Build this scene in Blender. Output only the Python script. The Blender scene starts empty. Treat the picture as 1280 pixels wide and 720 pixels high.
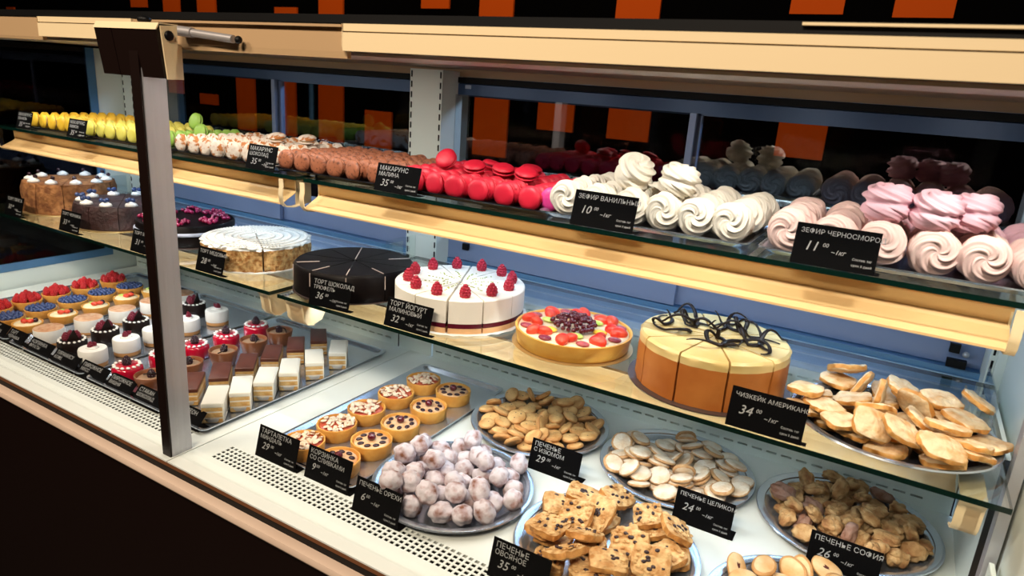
import bpy, bmesh, math, random
from mathutils import Vector, Matrix, Quaternion, Euler, noise
random.seed(11)
PI=math.pi
sc=bpy.context.scene
COL=sc.collection
R=math.radians

# ------------------------------------------------------------------ camera
cd=bpy.data.cameras.new('camera'); cam=bpy.data.objects.new('camera',cd); COL.objects.link(cam); sc.camera=cam
YAW,PITCH,ROLL,FPX=-0.512316,0.285279,0.071818,851.0
fw=Vector((math.sin(YAW)*math.cos(PITCH),math.cos(YAW)*math.cos(PITCH),-math.sin(PITCH)))
r0=Vector((math.cos(YAW),-math.sin(YAW),0)); u0=r0.cross(fw)
rr=r0*math.cos(ROLL)+u0*math.sin(ROLL); uu=u0*math.cos(ROLL)-r0*math.sin(ROLL)
mw=Matrix((rr,uu,-fw)).transposed().to_4x4(); mw.translation=(0,0,1.57)
cam.matrix_world=mw
cd.sensor_width=36; cd.lens=FPX/1280*36; cd.clip_start=.02
cd.dof.use_dof=True; cd.dof.focus_distance=1.42; cd.dof.aperture_fstop=8

# ------------------------------------------------------------------ world, lights, exposure
w=bpy.data.worlds.new('world'); sc.world=w; w.use_nodes=True
w.node_tree.nodes['Background'].inputs[0].default_value=(.25,.42,.8,1)
w.node_tree.nodes['Background'].inputs[1].default_value=.12
vs=sc.view_settings; vs.view_transform='Standard'; vs.look='None'; vs.gamma=1; vs.exposure=0.0
vs.use_curve_mapping=False
sc.cycles.use_denoising=True
sc.cycles.max_bounces=8; sc.cycles.transparent_max_bounces=24; sc.cycles.sample_clamp_indirect=6
sc.cycles.caustics_reflective=False; sc.cycles.caustics_refractive=False
def area(name,loc,rot,sx,sy,power,color,spread=PI):
    l=bpy.data.lights.new(name,'AREA'); l.shape='RECTANGLE'; l.size=sx; l.size_y=sy; l.energy=power; l.color=color; l.spread=spread
    o=bpy.data.objects.new(name,l); o.location=loc; o.rotation_euler=rot; COL.objects.link(o); return o
WARM=(1,.83,.64); NEUT=(1,.93,.84); COOL=(.45,.66,1)
# the case's own lamps, behind the lip of the hood
for x in (-2.15,-1.83,-1.51,-1.19,-.92,-.58,-.24,.10):
    area('hood_spot_light',(x,.945,1.5985),(R(4),0,0),.05,.02,1.1,NEUT)
# fill strips added under the shelf fronts to brighten the back of the case
for x,lx in ((-.47,1.1),(-1.75,1.1)):
    area('shelf_fill_light',(x,1.072,1.338),(R(62),0,0),lx,.02,2.3,(.72,.86,1))
    area('shelf_fill_light',(x,.985,1.108),(R(50),0,0),lx,.02,2.2,(.84,.93,1))
# shop ceiling lamps on the customers' side and a cool one over the staff side
area('shop_ceiling_light',(-.3,-1.2,3.1),(R(38),0,0),1.0,.3,70,WARM)
area('shop_ceiling_light',(-2.3,-1.1,3.1),(R(38),0,0),1.0,.3,48,WARM)
area('staff_side_light',(-.3,2.6,2.2),(R(-62),0,0),2.6,.4,62,COOL)

# ------------------------------------------------------------------ materials
MATS={}
def ramp(nt,cols,pos):
    r=nt.nodes.new('ShaderNodeValToRGB'); e=r.color_ramp.elements
    while len(e)<len(cols): e.new(.5)
    for i,(c,p) in enumerate(zip(cols,pos)): e[i].position=p; e[i].color=(*c,1)
    return r
def mat(name,col,rough=.5,metal=0,col2=None,nscale=60,nlo=.35,nhi=.65,bump=0,bscale=120,spec=.5,sss=0,coat=0,kind='noise',emit=None,col3=None):
    if name in MATS: return MATS[name]
    m=bpy.data.materials.new(name); m.use_nodes=True; nt=m.node_tree; b=nt.nodes['Principled BSDF']
    b.inputs['Base Color'].default_value=(*col,1); b.inputs['Roughness'].default_value=rough; b.inputs['Metallic'].default_value=metal
    b.inputs['Specular IOR Level'].default_value=spec
    if coat: b.inputs['Coat Weight'].default_value=coat; b.inputs['Coat Roughness'].default_value=.08
    if sss:
        b.inputs['Subsurface Weight'].default_value=sss; b.inputs['Subsurface Radius'].default_value=(.012,.008,.005); b.inputs['Subsurface Scale'].default_value=.6
    tc=nt.nodes.new('ShaderNodeTexCoord')
    def tex(kd,s):
        if kd=='voronoi':
            t=nt.nodes.new('ShaderNodeTexVoronoi'); t.inputs['Scale'].default_value=s; o=t.outputs['Distance']
        else:
            t=nt.nodes.new('ShaderNodeTexNoise'); t.inputs['Scale'].default_value=s; t.inputs['Detail'].default_value=5; o=t.outputs['Fac']
        nt.links.new(tc.outputs['Object'],t.inputs['Vector']); return o
    if col2:
        o=tex(kind,nscale)
        if col3: r=ramp(nt,[col,col3,col2],[nlo,(nlo+nhi)/2,nhi])
        else: r=ramp(nt,[col,col2],[nlo,nhi])
        nt.links.new(o,r.inputs[0]); nt.links.new(r.outputs[0],b.inputs['Base Color'])
    if bump:
        o=tex('noise',bscale); bn=nt.nodes.new('ShaderNodeBump'); bn.inputs['Strength'].default_value=bump; bn.inputs['Distance'].default_value=.004
        nt.links.new(o,bn.inputs['Height']); nt.links.new(bn.outputs[0],b.inputs['Normal'])
    if emit: b.inputs['Emission Color'].default_value=(*emit[0],1); b.inputs['Emission Strength'].default_value=emit[1]
    MATS[name]=m; return m
def glass(name,tint=(.93,.98,.96),f0=.04,gcol=(1,1,1),rough=.0,fmax=1):
    # thin clear glass: Schlick reflection over plain transmission
    m=bpy.data.materials.new(name); m.use_nodes=True; nt=m.node_tree; nt.nodes.remove(nt.nodes['Principled BSDF'])
    t=nt.nodes.new('ShaderNodeBsdfTransparent'); t.inputs[0].default_value=(*tint,1)
    g=nt.nodes.new('ShaderNodeBsdfGlossy'); g.inputs['Roughness'].default_value=rough; g.inputs[0].default_value=(*gcol,1)
    f=nt.nodes.new('ShaderNodeLayerWeight'); f.inputs[0].default_value=.5
    p=nt.nodes.new('ShaderNodeMath'); p.operation='POWER'; p.inputs[1].default_value=5; nt.links.new(f.outputs['Facing'],p.inputs[0])
    q=nt.nodes.new('ShaderNodeMath'); q.operation='MULTIPLY_ADD'; q.inputs[1].default_value=fmax-f0; q.inputs[2].default_value=f0; nt.links.new(p.outputs[0],q.inputs[0])
    x=nt.nodes.new('ShaderNodeMixShader'); nt.links.new(q.outputs[0],x.inputs[0]); nt.links.new(t.outputs[0],x.inputs[1]); nt.links.new(g.outputs[0],x.inputs[2])
    nt.links.new(x.outputs[0],nt.nodes['Material Output'].inputs[0]); MATS[name]=m; return m
GL_SHELF=glass('shelf_glass',(.95,.98,.965),.16)
GL_FRONT=glass('front_glass',(.99,.995,.99),.02)
GL_END=glass('end_glass',(.30,.30,.32),.03)
GL_DOOR=glass('door_glass',(.74,.74,.74),.13)
M_WHITE=mat('white_enamel',(.80,.84,.80),.35,bump=.02,bscale=8)
M_MINT=mat('pale_panel',(.80,.86,.80),.38)
M_EDGE=mat('green_glass_edge',(.002,.014,.010),.12)
M_BLUE=mat('blue_aluminium',(.12,.28,.50),.3,.3)
M_BLUED=mat('dark_blue_aluminium',(.045,.095,.21),.35,.2)
M_LAV=mat('grey_blue_aluminium',(.24,.31,.50),.38,.25)
M_BLUELT=mat('light_blue_track',(.40,.58,.78),.3,.3)
M_STEEL=mat('brushed_steel',(.50,.50,.54),.40,.6,bump=.03,bscale=300)
M_STEELD=mat('dull_steel',(.45,.43,.44),.42,.5)
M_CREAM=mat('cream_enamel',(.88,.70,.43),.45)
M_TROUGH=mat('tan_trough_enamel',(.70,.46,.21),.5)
M_TROUGHD=mat('dimmed_trough_enamel',(.42,.27,.12),.4,.2)  # darker copy of the tan trough enamel, dimmer light put into the colour
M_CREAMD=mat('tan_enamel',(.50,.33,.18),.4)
M_BLACK=mat('black_plastic',(.003,.003,.0035),.5,spec=.2)
M_DARK=mat('dark_brown_metal',(.010,.004,.003),.4,.2,spec=.3)
M_BROWN=mat('brown_strip',(.20,.075,.03),.45)
M_WOOD=mat('pale_laminate',(.80,.62,.50),.38,col2=(.74,.56,.44),nscale=7)
M_CARD=mat('black_card',(.0016,.0016,.002),.7,spec=.05)
M_CHALK=mat('white_chalk_ink',(.34,.34,.34),.7)
M_TRAY=mat('polished_tray_steel',(.62,.68,.78),.22,.88)
M_TRAYD=mat('dark_tray',(.035,.035,.045),.22,.6)
M_PAPER=mat('white_paper',(.82,.80,.76),.8)
M_BOARD=mat('gold_board',(.55,.36,.14),.35,.5)
M_BOARDK=mat('dark_board',(.05,.03,.025),.4)

# ------------------------------------------------------------------ mesh helpers
class MB:
    def __init__(s): s.v=[];s.f=[];s.m=[]
    def add(s,V,F,mi=0):
        n=len(s.v); s.v+= [tuple(v) for v in V]; s.f+=[tuple(i+n for i in f) for f in F]; s.m+=[mi]*len(F); return s
    def box(s,x0,x1,y0,y1,z0,z1,mi=0):
        V=[(x,y,z) for z in(z0,z1) for y in(y0,y1) for x in(x0,x1)]
        return s.add(V,[(0,2,3,1),(4,5,7,6),(0,1,5,4),(2,6,7,3),(0,4,6,2),(1,3,7,5)],mi)
    def prism(s,prof,x0,x1,mi=0):      # closed (y,z) outline extruded along x
        n=len(prof); V=[(x0,y,z) for y,z in prof]+[(x1,y,z) for y,z in prof]
        F=[tuple(range(n))[::-1],tuple(range(n,2*n))]+[(i,(i+1)%n,n+(i+1)%n,n+i) for i in range(n)]
        return s.add(V,F,mi)
    def strip(s,prof,x0,x1,t,mi=0):    # bent sheet of thickness t
        out=[];n=len(prof)
        for i,(y,z) in enumerate(prof):
            a=prof[max(0,i-1)];b=prof[min(n-1,i+1)]; d=Vector((b[0]-a[0],b[1]-a[1])).normalized(); out.append((y-d.y*t,z+d.x*t))
        return s.prism(list(prof)+out[::-1],x0,x1,mi)
    def lathe(s,prof,seg=32,mi=0,cx=0,cy=0,wob=None,close=True,sx=1,sy=1):
        n=len(prof);V=[];F=[]
        for i in range(seg):
            a=2*PI*i/seg
            for k,(r,z) in enumerate(prof):
                if wob: r,z=wob(r,z,a,k)
                V.append((cx+r*math.cos(a)*sx,cy+r*math.sin(a)*sy,z))
        for i in range(seg):
            j=(i+1)%seg
            for k in range(n-1):
                if prof[k][0]<1e-6: F.append((i*n,j*n+k+1,i*n+k+1)) if k==0 else F.append((i*n+k,j*n+k+1,i*n+k+1))
                elif prof[k+1][0]<1e-6: F.append((i*n+k,j*n+k,i*n+k+1))
                else: F.append((i*n+k,j*n+k,j*n+k+1,i*n+k+1))
        return s.add(V,F,mi)
    def tube(s,pts,rad,seg=8,mi=0,flat=None):
        P=[Vector(p) for p in pts];n=len(P);V=[];F=[];up=Vector((0,0,1))
        for i,p in enumerate(P):
            d=(P[min(n-1,i+1)]-P[max(0,i-1)]).normalized(); a=d.cross(up)
            if a.length<1e-3: a=Vector((1,0,0))
            a.normalize(); b=a.cross(d).normalized(); r=rad[i] if isinstance(rad,(list,tuple)) else rad
            for k in range(seg):
                t=2*PI*k/seg; V.append(p+a*math.cos(t)*r+b*math.sin(t)*(r if flat is None else r*flat))
        for i in range(n-1):
            for k in range(seg):
                l=(k+1)%seg; F.append((i*seg+k,i*seg+l,(i+1)*seg+l,(i+1)*seg+k))
        F.append(tuple(range(seg))[::-1]); F.append(tuple((n-1)*seg+k for k in range(seg)))
        return s.add(V,F,mi)
    def blob(s,c,rx,ry,rz,nu=12,nv=8,amp=0,fr=40,seed=0,mi=0,pw=1):
        V=[];F=[];c=Vector(c)
        for j in range(1,nv):
            ph=PI*j/nv
            for i in range(nu):
                a=2*PI*i/nu; u=Vector((math.sin(ph)*math.cos(a),math.sin(ph)*math.sin(a),math.cos(ph)))
                u=Vector([math.copysign(abs(t)**pw,t) for t in u])
                k=1+amp*noise.noise(u*fr+Vector((seed,seed*.7,seed*1.3)))
                V.append(c+Vector((u.x*rx,u.y*ry,u.z*rz))*k)
        V.append(c+Vector((0,0,rz)));V.append(c-Vector((0,0,rz)));T=len(V)-2
        for j in range(nv-2):
            for i in range(nu):
                l=(i+1)%nu; F.append((j*nu+i,(j+1)*nu+i,(j+1)*nu+l,j*nu+l))
        for i in range(nu):
            l=(i+1)%nu; F.append((T,i,l)); F.append((T+1,(nv-2)*nu+l,(nv-2)*nu+i))
        return s.add(V,F,mi)
    def mesh(s,name,mats,smooth=False,bevel=0):
        me=bpy.data.meshes.new(name); me.from_pydata(s.v,[],s.f)
        for m in (mats if isinstance(mats,(list,tuple)) else [mats]): me.materials.append(m)
        me.polygons.foreach_set('material_index',s.m)
        bm=bmesh.new(); bm.from_mesh(me); bmesh.ops.recalc_face_normals(bm,faces=bm.faces)
        if bevel:
            bmesh.ops.bevel(bm,geom=[e for e in bm.edges if e.calc_face_angle(0)>.6],offset=bevel,segments=2,affect='EDGES',profile=.6)
        bm.to_mesh(me); bm.free()
        if smooth:
            me.polygons.foreach_set('use_smooth',[True]*len(me.polygons))
            if smooth!='all': me.set_sharp_from_angle(angle=R(smooth if smooth is not True else 40))
        return me
    def build(s,name,mats,parent=None,smooth=False,bevel=0):
        return link(name,s.mesh(name,mats,smooth,bevel),parent)
def link(name,me,parent=None):
    o=bpy.data.objects.new(name,me); COL.objects.link(o)
    if parent: o.parent=parent
    return o
def tag(o,label,cat,group=None):
    o['label']=label; o['category']=cat
    if group: o['group']=group
    return o
def thing(name,label,cat,loc=(0,0,0),rz=0,group=None):
    o=bpy.data.objects.new(name,None); o.empty_display_size=.02; COL.objects.link(o); o.location=loc; o.rotation_euler=(0,0,rz)
    return tag(o,label,cat,group)
def copy_tree(o,parent=None):
    c=o.copy(); COL.objects.link(c)
    if parent: c.parent=parent
    for ch in list(o.children): copy_tree(ch,c)
    return c
USED=set()
def inst(proto,loc,rot=(0,0,0),label=None,group=None,scale=None):
    o=proto if proto.name not in USED else None
    if o: USED.add(proto.name)
    else: o=copy_tree(proto)
    o.location=loc
    if isinstance(rot,Quaternion): o.rotation_mode='QUATERNION'; o.rotation_quaternion=rot
    else: o.rotation_mode='XYZ'; o.rotation_euler=rot
    if scale: o.scale=(scale,)*3
    if label: o['label']=label
    if group: o['group']=group
    elif 'group' in o: del o['group']
    return o
ORD=['first','second','third','fourth','fifth','sixth','seventh','eighth','ninth','tenth','eleventh','twelfth','thirteenth']

# ------------------------------------------------------------------ the setting
def struct(name,mb,m,**k):
    o=mb.build(name,m,**k); o['kind']='structure'; return o
M_FLOOR=mat('dark_floor',(.010,.007,.006),.5,col2=(.018,.012,.010),nscale=5)
M_WALL=mat('black_wall_panel',(.0012,.001,.001),.8,spec=.02)
M_ORANGE=mat('orange_wall_panel',(.72,.095,.003),.7,spec=.1)
struct('floor',MB().box(-9,4,-3.5,3.6,-.05,0),M_FLOOR)
b=MB(); b.box(-9,4,3.6,3.7,0,3.4,0)
rects=[(-7.82,-7.68,1.91,1.98),(-5.8,-5.59,1.99,2.4),(-5.37,-5.17,1.93,2.4),(-4.95,-4.74,1.93,2.4),(-4.1,-3.88,1.93,2.0),(-3.67,-3.45,1.94,2.4),(-2.8,-2.59,2.0,2.4),(-2.37,-2.14,1.94,2.5),(-1.51,-1.27,1.95,2.5),(-0.64,-0.41,1.99,2.4),(-0.21,0.02,1.98,2.4),
(-5.37,-5.19,1.34,1.48),(-4.98,-4.77,1.28,1.36),(-4.54,-4.34,1.12,1.5),(-4.03,-3.91,1.12,1.5),(-3.68,-3.45,1.12,1.5),(-3.25,-3.02,1.12,1.36),(-2.37,-2.13,1.16,1.52),(-1.93,-1.7,1.35,1.52),(-1.49,-1.25,1.34,1.52),(-0.6,-0.38,1.34,1.52)]
for x0,x1,z0,z1 in rects: b.box(x0,x1,3.585,3.601,z0,z1,1)
struct('wall_back',b,[M_WALL,M_ORANGE])
struct('ceiling',MB().box(-9,4,-3.5,3.6,3.4,3.5),M_WALL)
struct('wall_left',MB().box(-9.1,-9,-3.5,3.6,0,3.4),M_WALL)
struct('wall_right',MB().box(4,4.1,-3.5,3.6,0,3.4),M_WALL)
struct('wall_front',MB().box(-9,4,-3.6,-3.5,0,3.4),M_WALL)
area('wall_wash_light',(-3,3.1,3.35),(R(30),0,0),7,.2,22,(1,.72,.42))

# ------------------------------------------------------------------ the display case
XB=-1.10; XL=-2.375; XR=.192
D=.85
case=thing('display_case','long glass-fronted refrigerated pastry display case with white deck and cream hood','display case')
def P(name,mb,m,parent=None,label=None,**k):
    o=mb.build(name,m,parent or case,**k)
    if label: o['label']=label
    return o
for x0,x1,gx0,gx1 in ((XL,XB-.0015,XL+.015,-1.152),(XB+.0015,XR+.35,-1.052,.16)):
    m=MB()
    m.box(x0,x1,.677,.7345,D-.003,D)
    # perforated air strip: a real grid of holes
    px_,py_=.0116,.0102; ny=5; nx=int((gx1-gx0)/px_); y0=.7345; y1=y0+ny*py_; e=.0037; hx=.0033
    gx1=gx0+nx*px_
    m.box(x0,gx0,y0,y1,D-.003,D); m.box(gx1,x1,y0,y1,D-.003,D)
    xs=[gx0]; 
    for i in range(nx): c=gx0+(i+.5)*px_; xs+=[c-e,c+e]
    xs.append(gx1); ys=[y0]
    for j in range(ny): c=y0+(j+.5)*py_; ys+=[c-hx,c+hx]
    ys.append(y1); nX=len(xs); V=[(x,y,D) for y in ys for x in xs]; F=[]; V2=[(x,y,D-.0015) for y in ys for x in xs]; N=len(V)
    for j in range(len(ys)-1):
        for i in range(nX-1):
            q=(j*nX+i,j*nX+i+1,(j+1)*nX+i+1,(j+1)*nX+i)
            if i%2==1 and j%2==1:
                for a_,b_ in ((0,1),(1,2),(2,3),(3,0)): F.append((q[a_],q[b_],q[b_]+N,q[a_]+N))
            else: F.append(q)
    m.add(V+V2,F)
    m.box(x0,x1,y1,1.41,D-.012,D)
    P('deck_panel',m,M_WHITE)
P('air_duct',MB().box(XL,XR+.35,.732,.80,.78,.79).box(XL,XR+.35,.728,.731,.78,.838).box(XL,XR+.35,.79,.793,.78,.838),M_BLACK)
P('front_trim',MB().box(XL-.3,XR+.4,.678,.70,.838,.8465),M_BROWN,label='thin brown strip under the white deck edge')
P('trim_groove',MB().box(XL-.3,XR+.4,.691,.72,.80,.8379),M_BLACK)
P('bumper_rail',MB().prism([(.678,.8115),(.673,.809),(.671,.804),(.671,.798),(.674,.793),(.69,.791),(.6905,.791),(.6905,.8115)],XL-.3,XR+.4),M_WOOD,label='pale laminate bumper rail',smooth=30)
P('base_cabinet',MB().box(XL-.3,XR+.4,.705,1.5,.06,.779).box(XL-.28,XR+.38,.76,1.46,0,.06),M_DARK)
# rear panel with air slots (dark slots are real recesses)
m=MB()
def slotted(m,x0,x1,y,z0,z1,zs,pitch,length,hh=.0022):
    xs=[x0];n=int((x1-x0-.02)/pitch)
    for i in range(n): a=x0+.01+i*pitch; xs+=[a,a+length]
    xs.append(x1); zz=[z0]
    for z in zs: zz+=[z-hh,z+hh]
    zz.append(z1); nX=len(xs);N=nX*len(zz)
    V=[(x,y,z) for z in zz for x in xs]+[(x,y+.012,z) for z in zz for x in xs];F=[]
    dark=[]
    for j in range(len(zz)-1):
        for i in range(nX-1):
            q=(j*nX+i,j*nX+i+1,(j+1)*nX+i+1,(j+1)*nX+i)
            if i%2==1 and j%2==1:
                for a_,b_ in ((0,1),(1,2),(2,3),(3,0)): F.append((q[a_],q[b_],q[b_]+N,q[a_]+N))
                dark.append(tuple(t+N for t in q))
            else: F.append(q)
    m.add(V,F,0); m.add(V,dark,1)
for x0,x1 in ((XL,-1.148),(-1.144,-1.031),(-1.027,XR+.0)):
    m=MB(); slotted(m,x0,x1,1.41,D,1.068,(.869,1.050),.030,.021) if x1-x0>.2 else m.box(x0,x1,1.41,1.422,D,1.068)
    m.box(x0,x1,1.4101,1.45,1.066,1.0685)
    P('rear_panel',m,[M_MINT,M_BLACK])
P('rear_panel',MB().box(XR+.004,XR+.35,1.41,1.42,D,1.5),M_MINT)
# columns with keyhole slots
def column(x0,x1,z0,z1,y=1.42,dep=.09):
    m=MB(); m.box(x0,x1,y+.001,y+dep,z0,z1,0)
    n=int((z1-z0)/.0252)
    for sx in (x0+.0035,x1-.0065):
        for i in range(n):
            z=z0+.008+i*.0252
            m.box(sx,sx+.0035,y-.0004,y+.003,z,z+.015,1)
    return m
P('column',column(-1.137,-1.037,1.068,1.60),[M_MINT,M_BLACK],label='pale steel column with shelf slots')
P('column',column(-2.385,-2.325,D+.0,1.60),[M_MINT,M_BLACK],label='pale steel column with shelf slots')
P('column',column(.186,.28,D+.19,1.60),[M_MINT,M_BLACK],label='pale steel column with shelf slots')
# end panel on the far side: white foot, blue frame, dark glass
P('end_panel',MB().box(-2.40,-2.388,.70,1.42,D-.01,.905),M_MINT)
P('end_panel',MB().box(-2.40,-2.388,1.335,1.52,.905,1.60),M_MINT)
P('end_frame',MB().box(-2.402,-2.386,.70,1.335,.905,.93).box(-2.402,-2.386,1.31,1.335,.93,1.60).box(-2.402,-2.386,.70,.72,.93,1.60),M_BLUE)
P('end_glass',MB().box(-2.397,-2.391,.72,1.31,.93,1.60),GL_END,label='dark end glass')
# divider on the near side
P('divider_panel',MB().box(.196,.202,1.10,1.409,D,1.118).box(.196,.202,.70,1.02,D,1.0),M_MINT)
P('divider_post',MB().box(.192,.206,1.030,1.055,D,1.25),M_STEEL)
P('divider_post',MB().box(.192,.206,1.056,1.099,D,1.118),M_BLACK,label='dark gap strip beside the steel divider post')
P('divider_panel',MB().box(.21,.216,.70,1.41,D,1.35),M_MINT)

# hood
def hood(x0,x1,mt,bev=0):
    m=MB(); m.prism([(.748,1.6035),(.748,1.6280),(.762,1.6280),(.762,1.6298),(.749,1.6298),(.749,1.6395),(.98,1.6395),(.98,1.634),(.76,1.634),(.758,1.6035)],x0,x1)
    if bev: m.add([(x0,.748,1.6035),(x0,.748,1.6395),(x0-bev,.79,1.6395),(x0-bev*.35,.79,1.6035)],[(0,1,2,3)])
    return m
P('hood_front',hood(-.72,XR+.35,M_CREAM,.05),M_CREAM,label='lit cream hood fascia')
P('hood_front',hood(-1.52,-1.215,M_CREAM,.03),M_CREAM,label='short lit cream hood fascia')
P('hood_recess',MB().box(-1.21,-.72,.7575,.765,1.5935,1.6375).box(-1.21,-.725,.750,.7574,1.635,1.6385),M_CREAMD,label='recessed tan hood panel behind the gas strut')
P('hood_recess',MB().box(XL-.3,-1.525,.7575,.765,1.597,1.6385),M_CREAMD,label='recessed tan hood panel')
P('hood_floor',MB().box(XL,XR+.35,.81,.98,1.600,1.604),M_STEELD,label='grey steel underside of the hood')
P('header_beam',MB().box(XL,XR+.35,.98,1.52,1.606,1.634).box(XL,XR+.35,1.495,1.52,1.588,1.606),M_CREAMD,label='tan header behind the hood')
P('hood_top',MB().box(XL-.3,XR+.35,.755,1.52,1.6405,1.6445).box(XL-.3,XR+.35,.7545,.762,1.6405,1.652),M_BLACK,label='black top edge of the hood')
P('top_rail',MB().box(-.12,XR+.35,.749,.754,1.6478,1.6505),M_CREAM,label='thin cream rail above the hood')
# post, hinge cover and gas strut
P('post',MB().box(-1.131,-1.104,.692,.734,D,1.60),[M_STEEL],label='brushed steel upright',bevel=.0012)
P('post_face',MB().box(-1.1295,-1.1055,.6885,.6918,D,1.60),M_DARK,label='dark front strip of the upright')
hc=P('hinge_cover',MB().prism([(.684,1.618),(.694,1.546),(.697,1.546),(.715,1.60),(.715,1.627),(.69,1.627)],-1.165,-1.048),M_DARK,label='dark hinge cover at the head of the upright')
P('hinge_cover',MB().prism([(.684,1.618),(.694,1.546),(.697,1.546),(.715,1.60),(.715,1.627),(.69,1.627)],-1.214,-1.167),M_DARK,label='narrow dark hinge cover')
P('hinge_cap',MB().prism([(.682,1.6185),(.688,1.629),(.720,1.629),(.720,1.6275),(.689,1.6275),(.684,1.6185)],-1.214,-1.045),M_CREAM,label='cream top of the hinge cover')
P('hinge_plate',MB().prism([(.690,1.625),(.697,1.545),(.709,1.545),(.718,1.60),(.718,1.627)],-1.047,-1.044),M_CREAM,label='cream hinge side plate')
P('hinge_plate',MB().box(-1.066,-1.062,.722,.737,1.545,1.60),M_CREAM,label='cream hinge side plate')
P('hinge_bolt',MB().blob((-1.043,.703,1.611),.004,.008,.008,10,6),M_BLACK,smooth='all')
P('hinge_bolt',MB().blob((-1.10,.70,1.634),.014,.01,.006,10,6),M_BLACK,smooth='all')
P('gas_strut',MB().tube([(-1.04,.743,1.6195),(-.945,.745,1.6125)],.0062,12).tube([(-1.085,.742,1.6225),(-1.04,.743,1.6195)],.0080,12),M_STEELD,smooth=60,label='grey gas strut')
P('strut_joint',MB().blob((-.934,.7455,1.6118),.006,.006,.006,10,8),M_BLACK,smooth='all')
# front glass panes
P('front_glass',MB().box(XL,-1.1325,.700,.706,D+.001,1.60),GL_FRONT,label='clear front glass pane')
P('front_glass',MB().box(-1.1025,XR,.700,.706,D+.001,1.60),GL_FRONT,label='clear front glass pane')
P('glass_edge',MB().box(-1.1322,-1.1312,.6995,.7065,D+.001,1.60),M_EDGE)
# rear sliding doors with blue aluminium frames
for x0,x1,mx in ((-2.325,-1.137,-1.70),(-1.037,.186,-.418)):
    m=MB(); m.prism([(1.45,1.047),(1.45,1.064),(1.462,1.066),(1.462,1.082),(1.466,1.084),(1.466,1.102),(1.474,1.106),(1.474,1.118),(1.53,1.118),(1.53,1.047)],x0,x1)
    P('door_track',m,M_BLUE,label='blue lower door track')
    for z in (1.0655,1.0835,1.1045): P('track_ridge',MB().box(x0,x1,1.457 if z<1.07 else 1.461 if z<1.09 else 1.468,1.472,z-.0012,z+.0016),M_BLUELT)
    P('door_header',MB().prism([(1.49,1.541),(1.49,1.571),(1.497,1.573),(1.497,1.586),(1.53,1.586),(1.53,1.541)],x0,x1),M_BLUED,label='dark blue upper door frame')
    P('header_gap',MB().box(x0,x1,1.488,1.496,1.573,1.587),M_BLACK)
    for a,c,y in ((x0,mx+.012,1.476),(mx-.012,x1,1.492)):
        P('door_rail',MB().box(a,c,y,y+.014,1.120,1.208).box(a,c,y-.002,y,1.180,1.1825),M_LAV,label='grey-blue bottom rail of the sliding door',bevel=.001)
        P('door_pane',MB().box(a,c,y+.004,y+.008,1.208,1.545),GL_DOOR,label='tinted glass of the sliding door')
        P('door_stile',MB().box(mx-.012 if a!=x0 else mx-.010,mx+.012 if a!=x0 else mx+.004,y-.001,y+.014,1.208,1.545),M_LAV,label='blue door stile')
P('door_lock',MB().box(.128,.145,1.466,1.476,1.150,1.167).box(.128,.16,1.461,1.475,1.123,1.138),M_BLACK)
P('lock_button',MB().blob((.156,1.470,1.150),.006,.006,.006,12,8),M_STEEL,smooth='all')
P('door_lock',MB().box(-.985,-.968,1.466,1.476,1.150,1.167),M_BLACK)
P('frame_tag',MB().box(-1.015,-.997,1.489,1.4903,1.560,1.569),mat('pale_tag',(.45,.55,.72),.5))

# ------------------------------------------------------------------ shelves
def shelf(x0,x1,y0,y1,z0,z1,label):
    t=thing('glass_shelf',label,'shelf',((x0+x1)/2,y0,z0))
    def L(mb,name,m,**k):
        o=mb.build(name,m,t,**k); o.matrix_parent_inverse=Matrix.Translation(t.location).inverted(); return o
    m=MB(); m.box(x0,x1,y0,y1,z0,z1,0)
    m.m=[0,0,1,1,1,1]
    L(m,'glass_plate',[GL_SHELF,M_EDGE])
    return t,L
US=[]
for x0,x1,cx0,cx1,lab in ((-2.37,-1.112,-2.355,-1.155,'upper glass shelf beyond the steel upright, with a cream light trough'),(-1.088,.187,-1.088,.150,'upper glass shelf nearer than the steel upright, with a cream light trough')):
    t,L=shelf(x0,x1,1.015,1.405,1.352,1.360,lab)
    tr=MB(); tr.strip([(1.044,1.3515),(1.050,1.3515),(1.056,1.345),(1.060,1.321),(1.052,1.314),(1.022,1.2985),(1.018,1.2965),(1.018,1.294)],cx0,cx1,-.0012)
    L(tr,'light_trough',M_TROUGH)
    for ex in (cx0,cx1-.003):
        e=MB(); e.strip([(1.012,1.350),(1.013,1.335),(1.010,1.318),(1.012,1.300),(1.022,1.289),(1.045,1.286),(1.075,1.290)],ex-.008 if ex==cx0 else ex-.001,ex+.004 if ex==cx0 else ex+.011,.0022)
        e.box(ex,ex+.003,1.056,1.10,1.290,1.3515)
        L(e,'trough_end',M_CREAM,smooth=50)
    for bx in (x0+.006,x1-.010):
        L(MB().prism([(1.10,1.350),(1.40,1.350),(1.406,1.350),(1.406,1.300),(1.36,1.310),(1.10,1.340)],bx,bx+.003),'shelf_bracket',M_CREAM)
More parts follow.
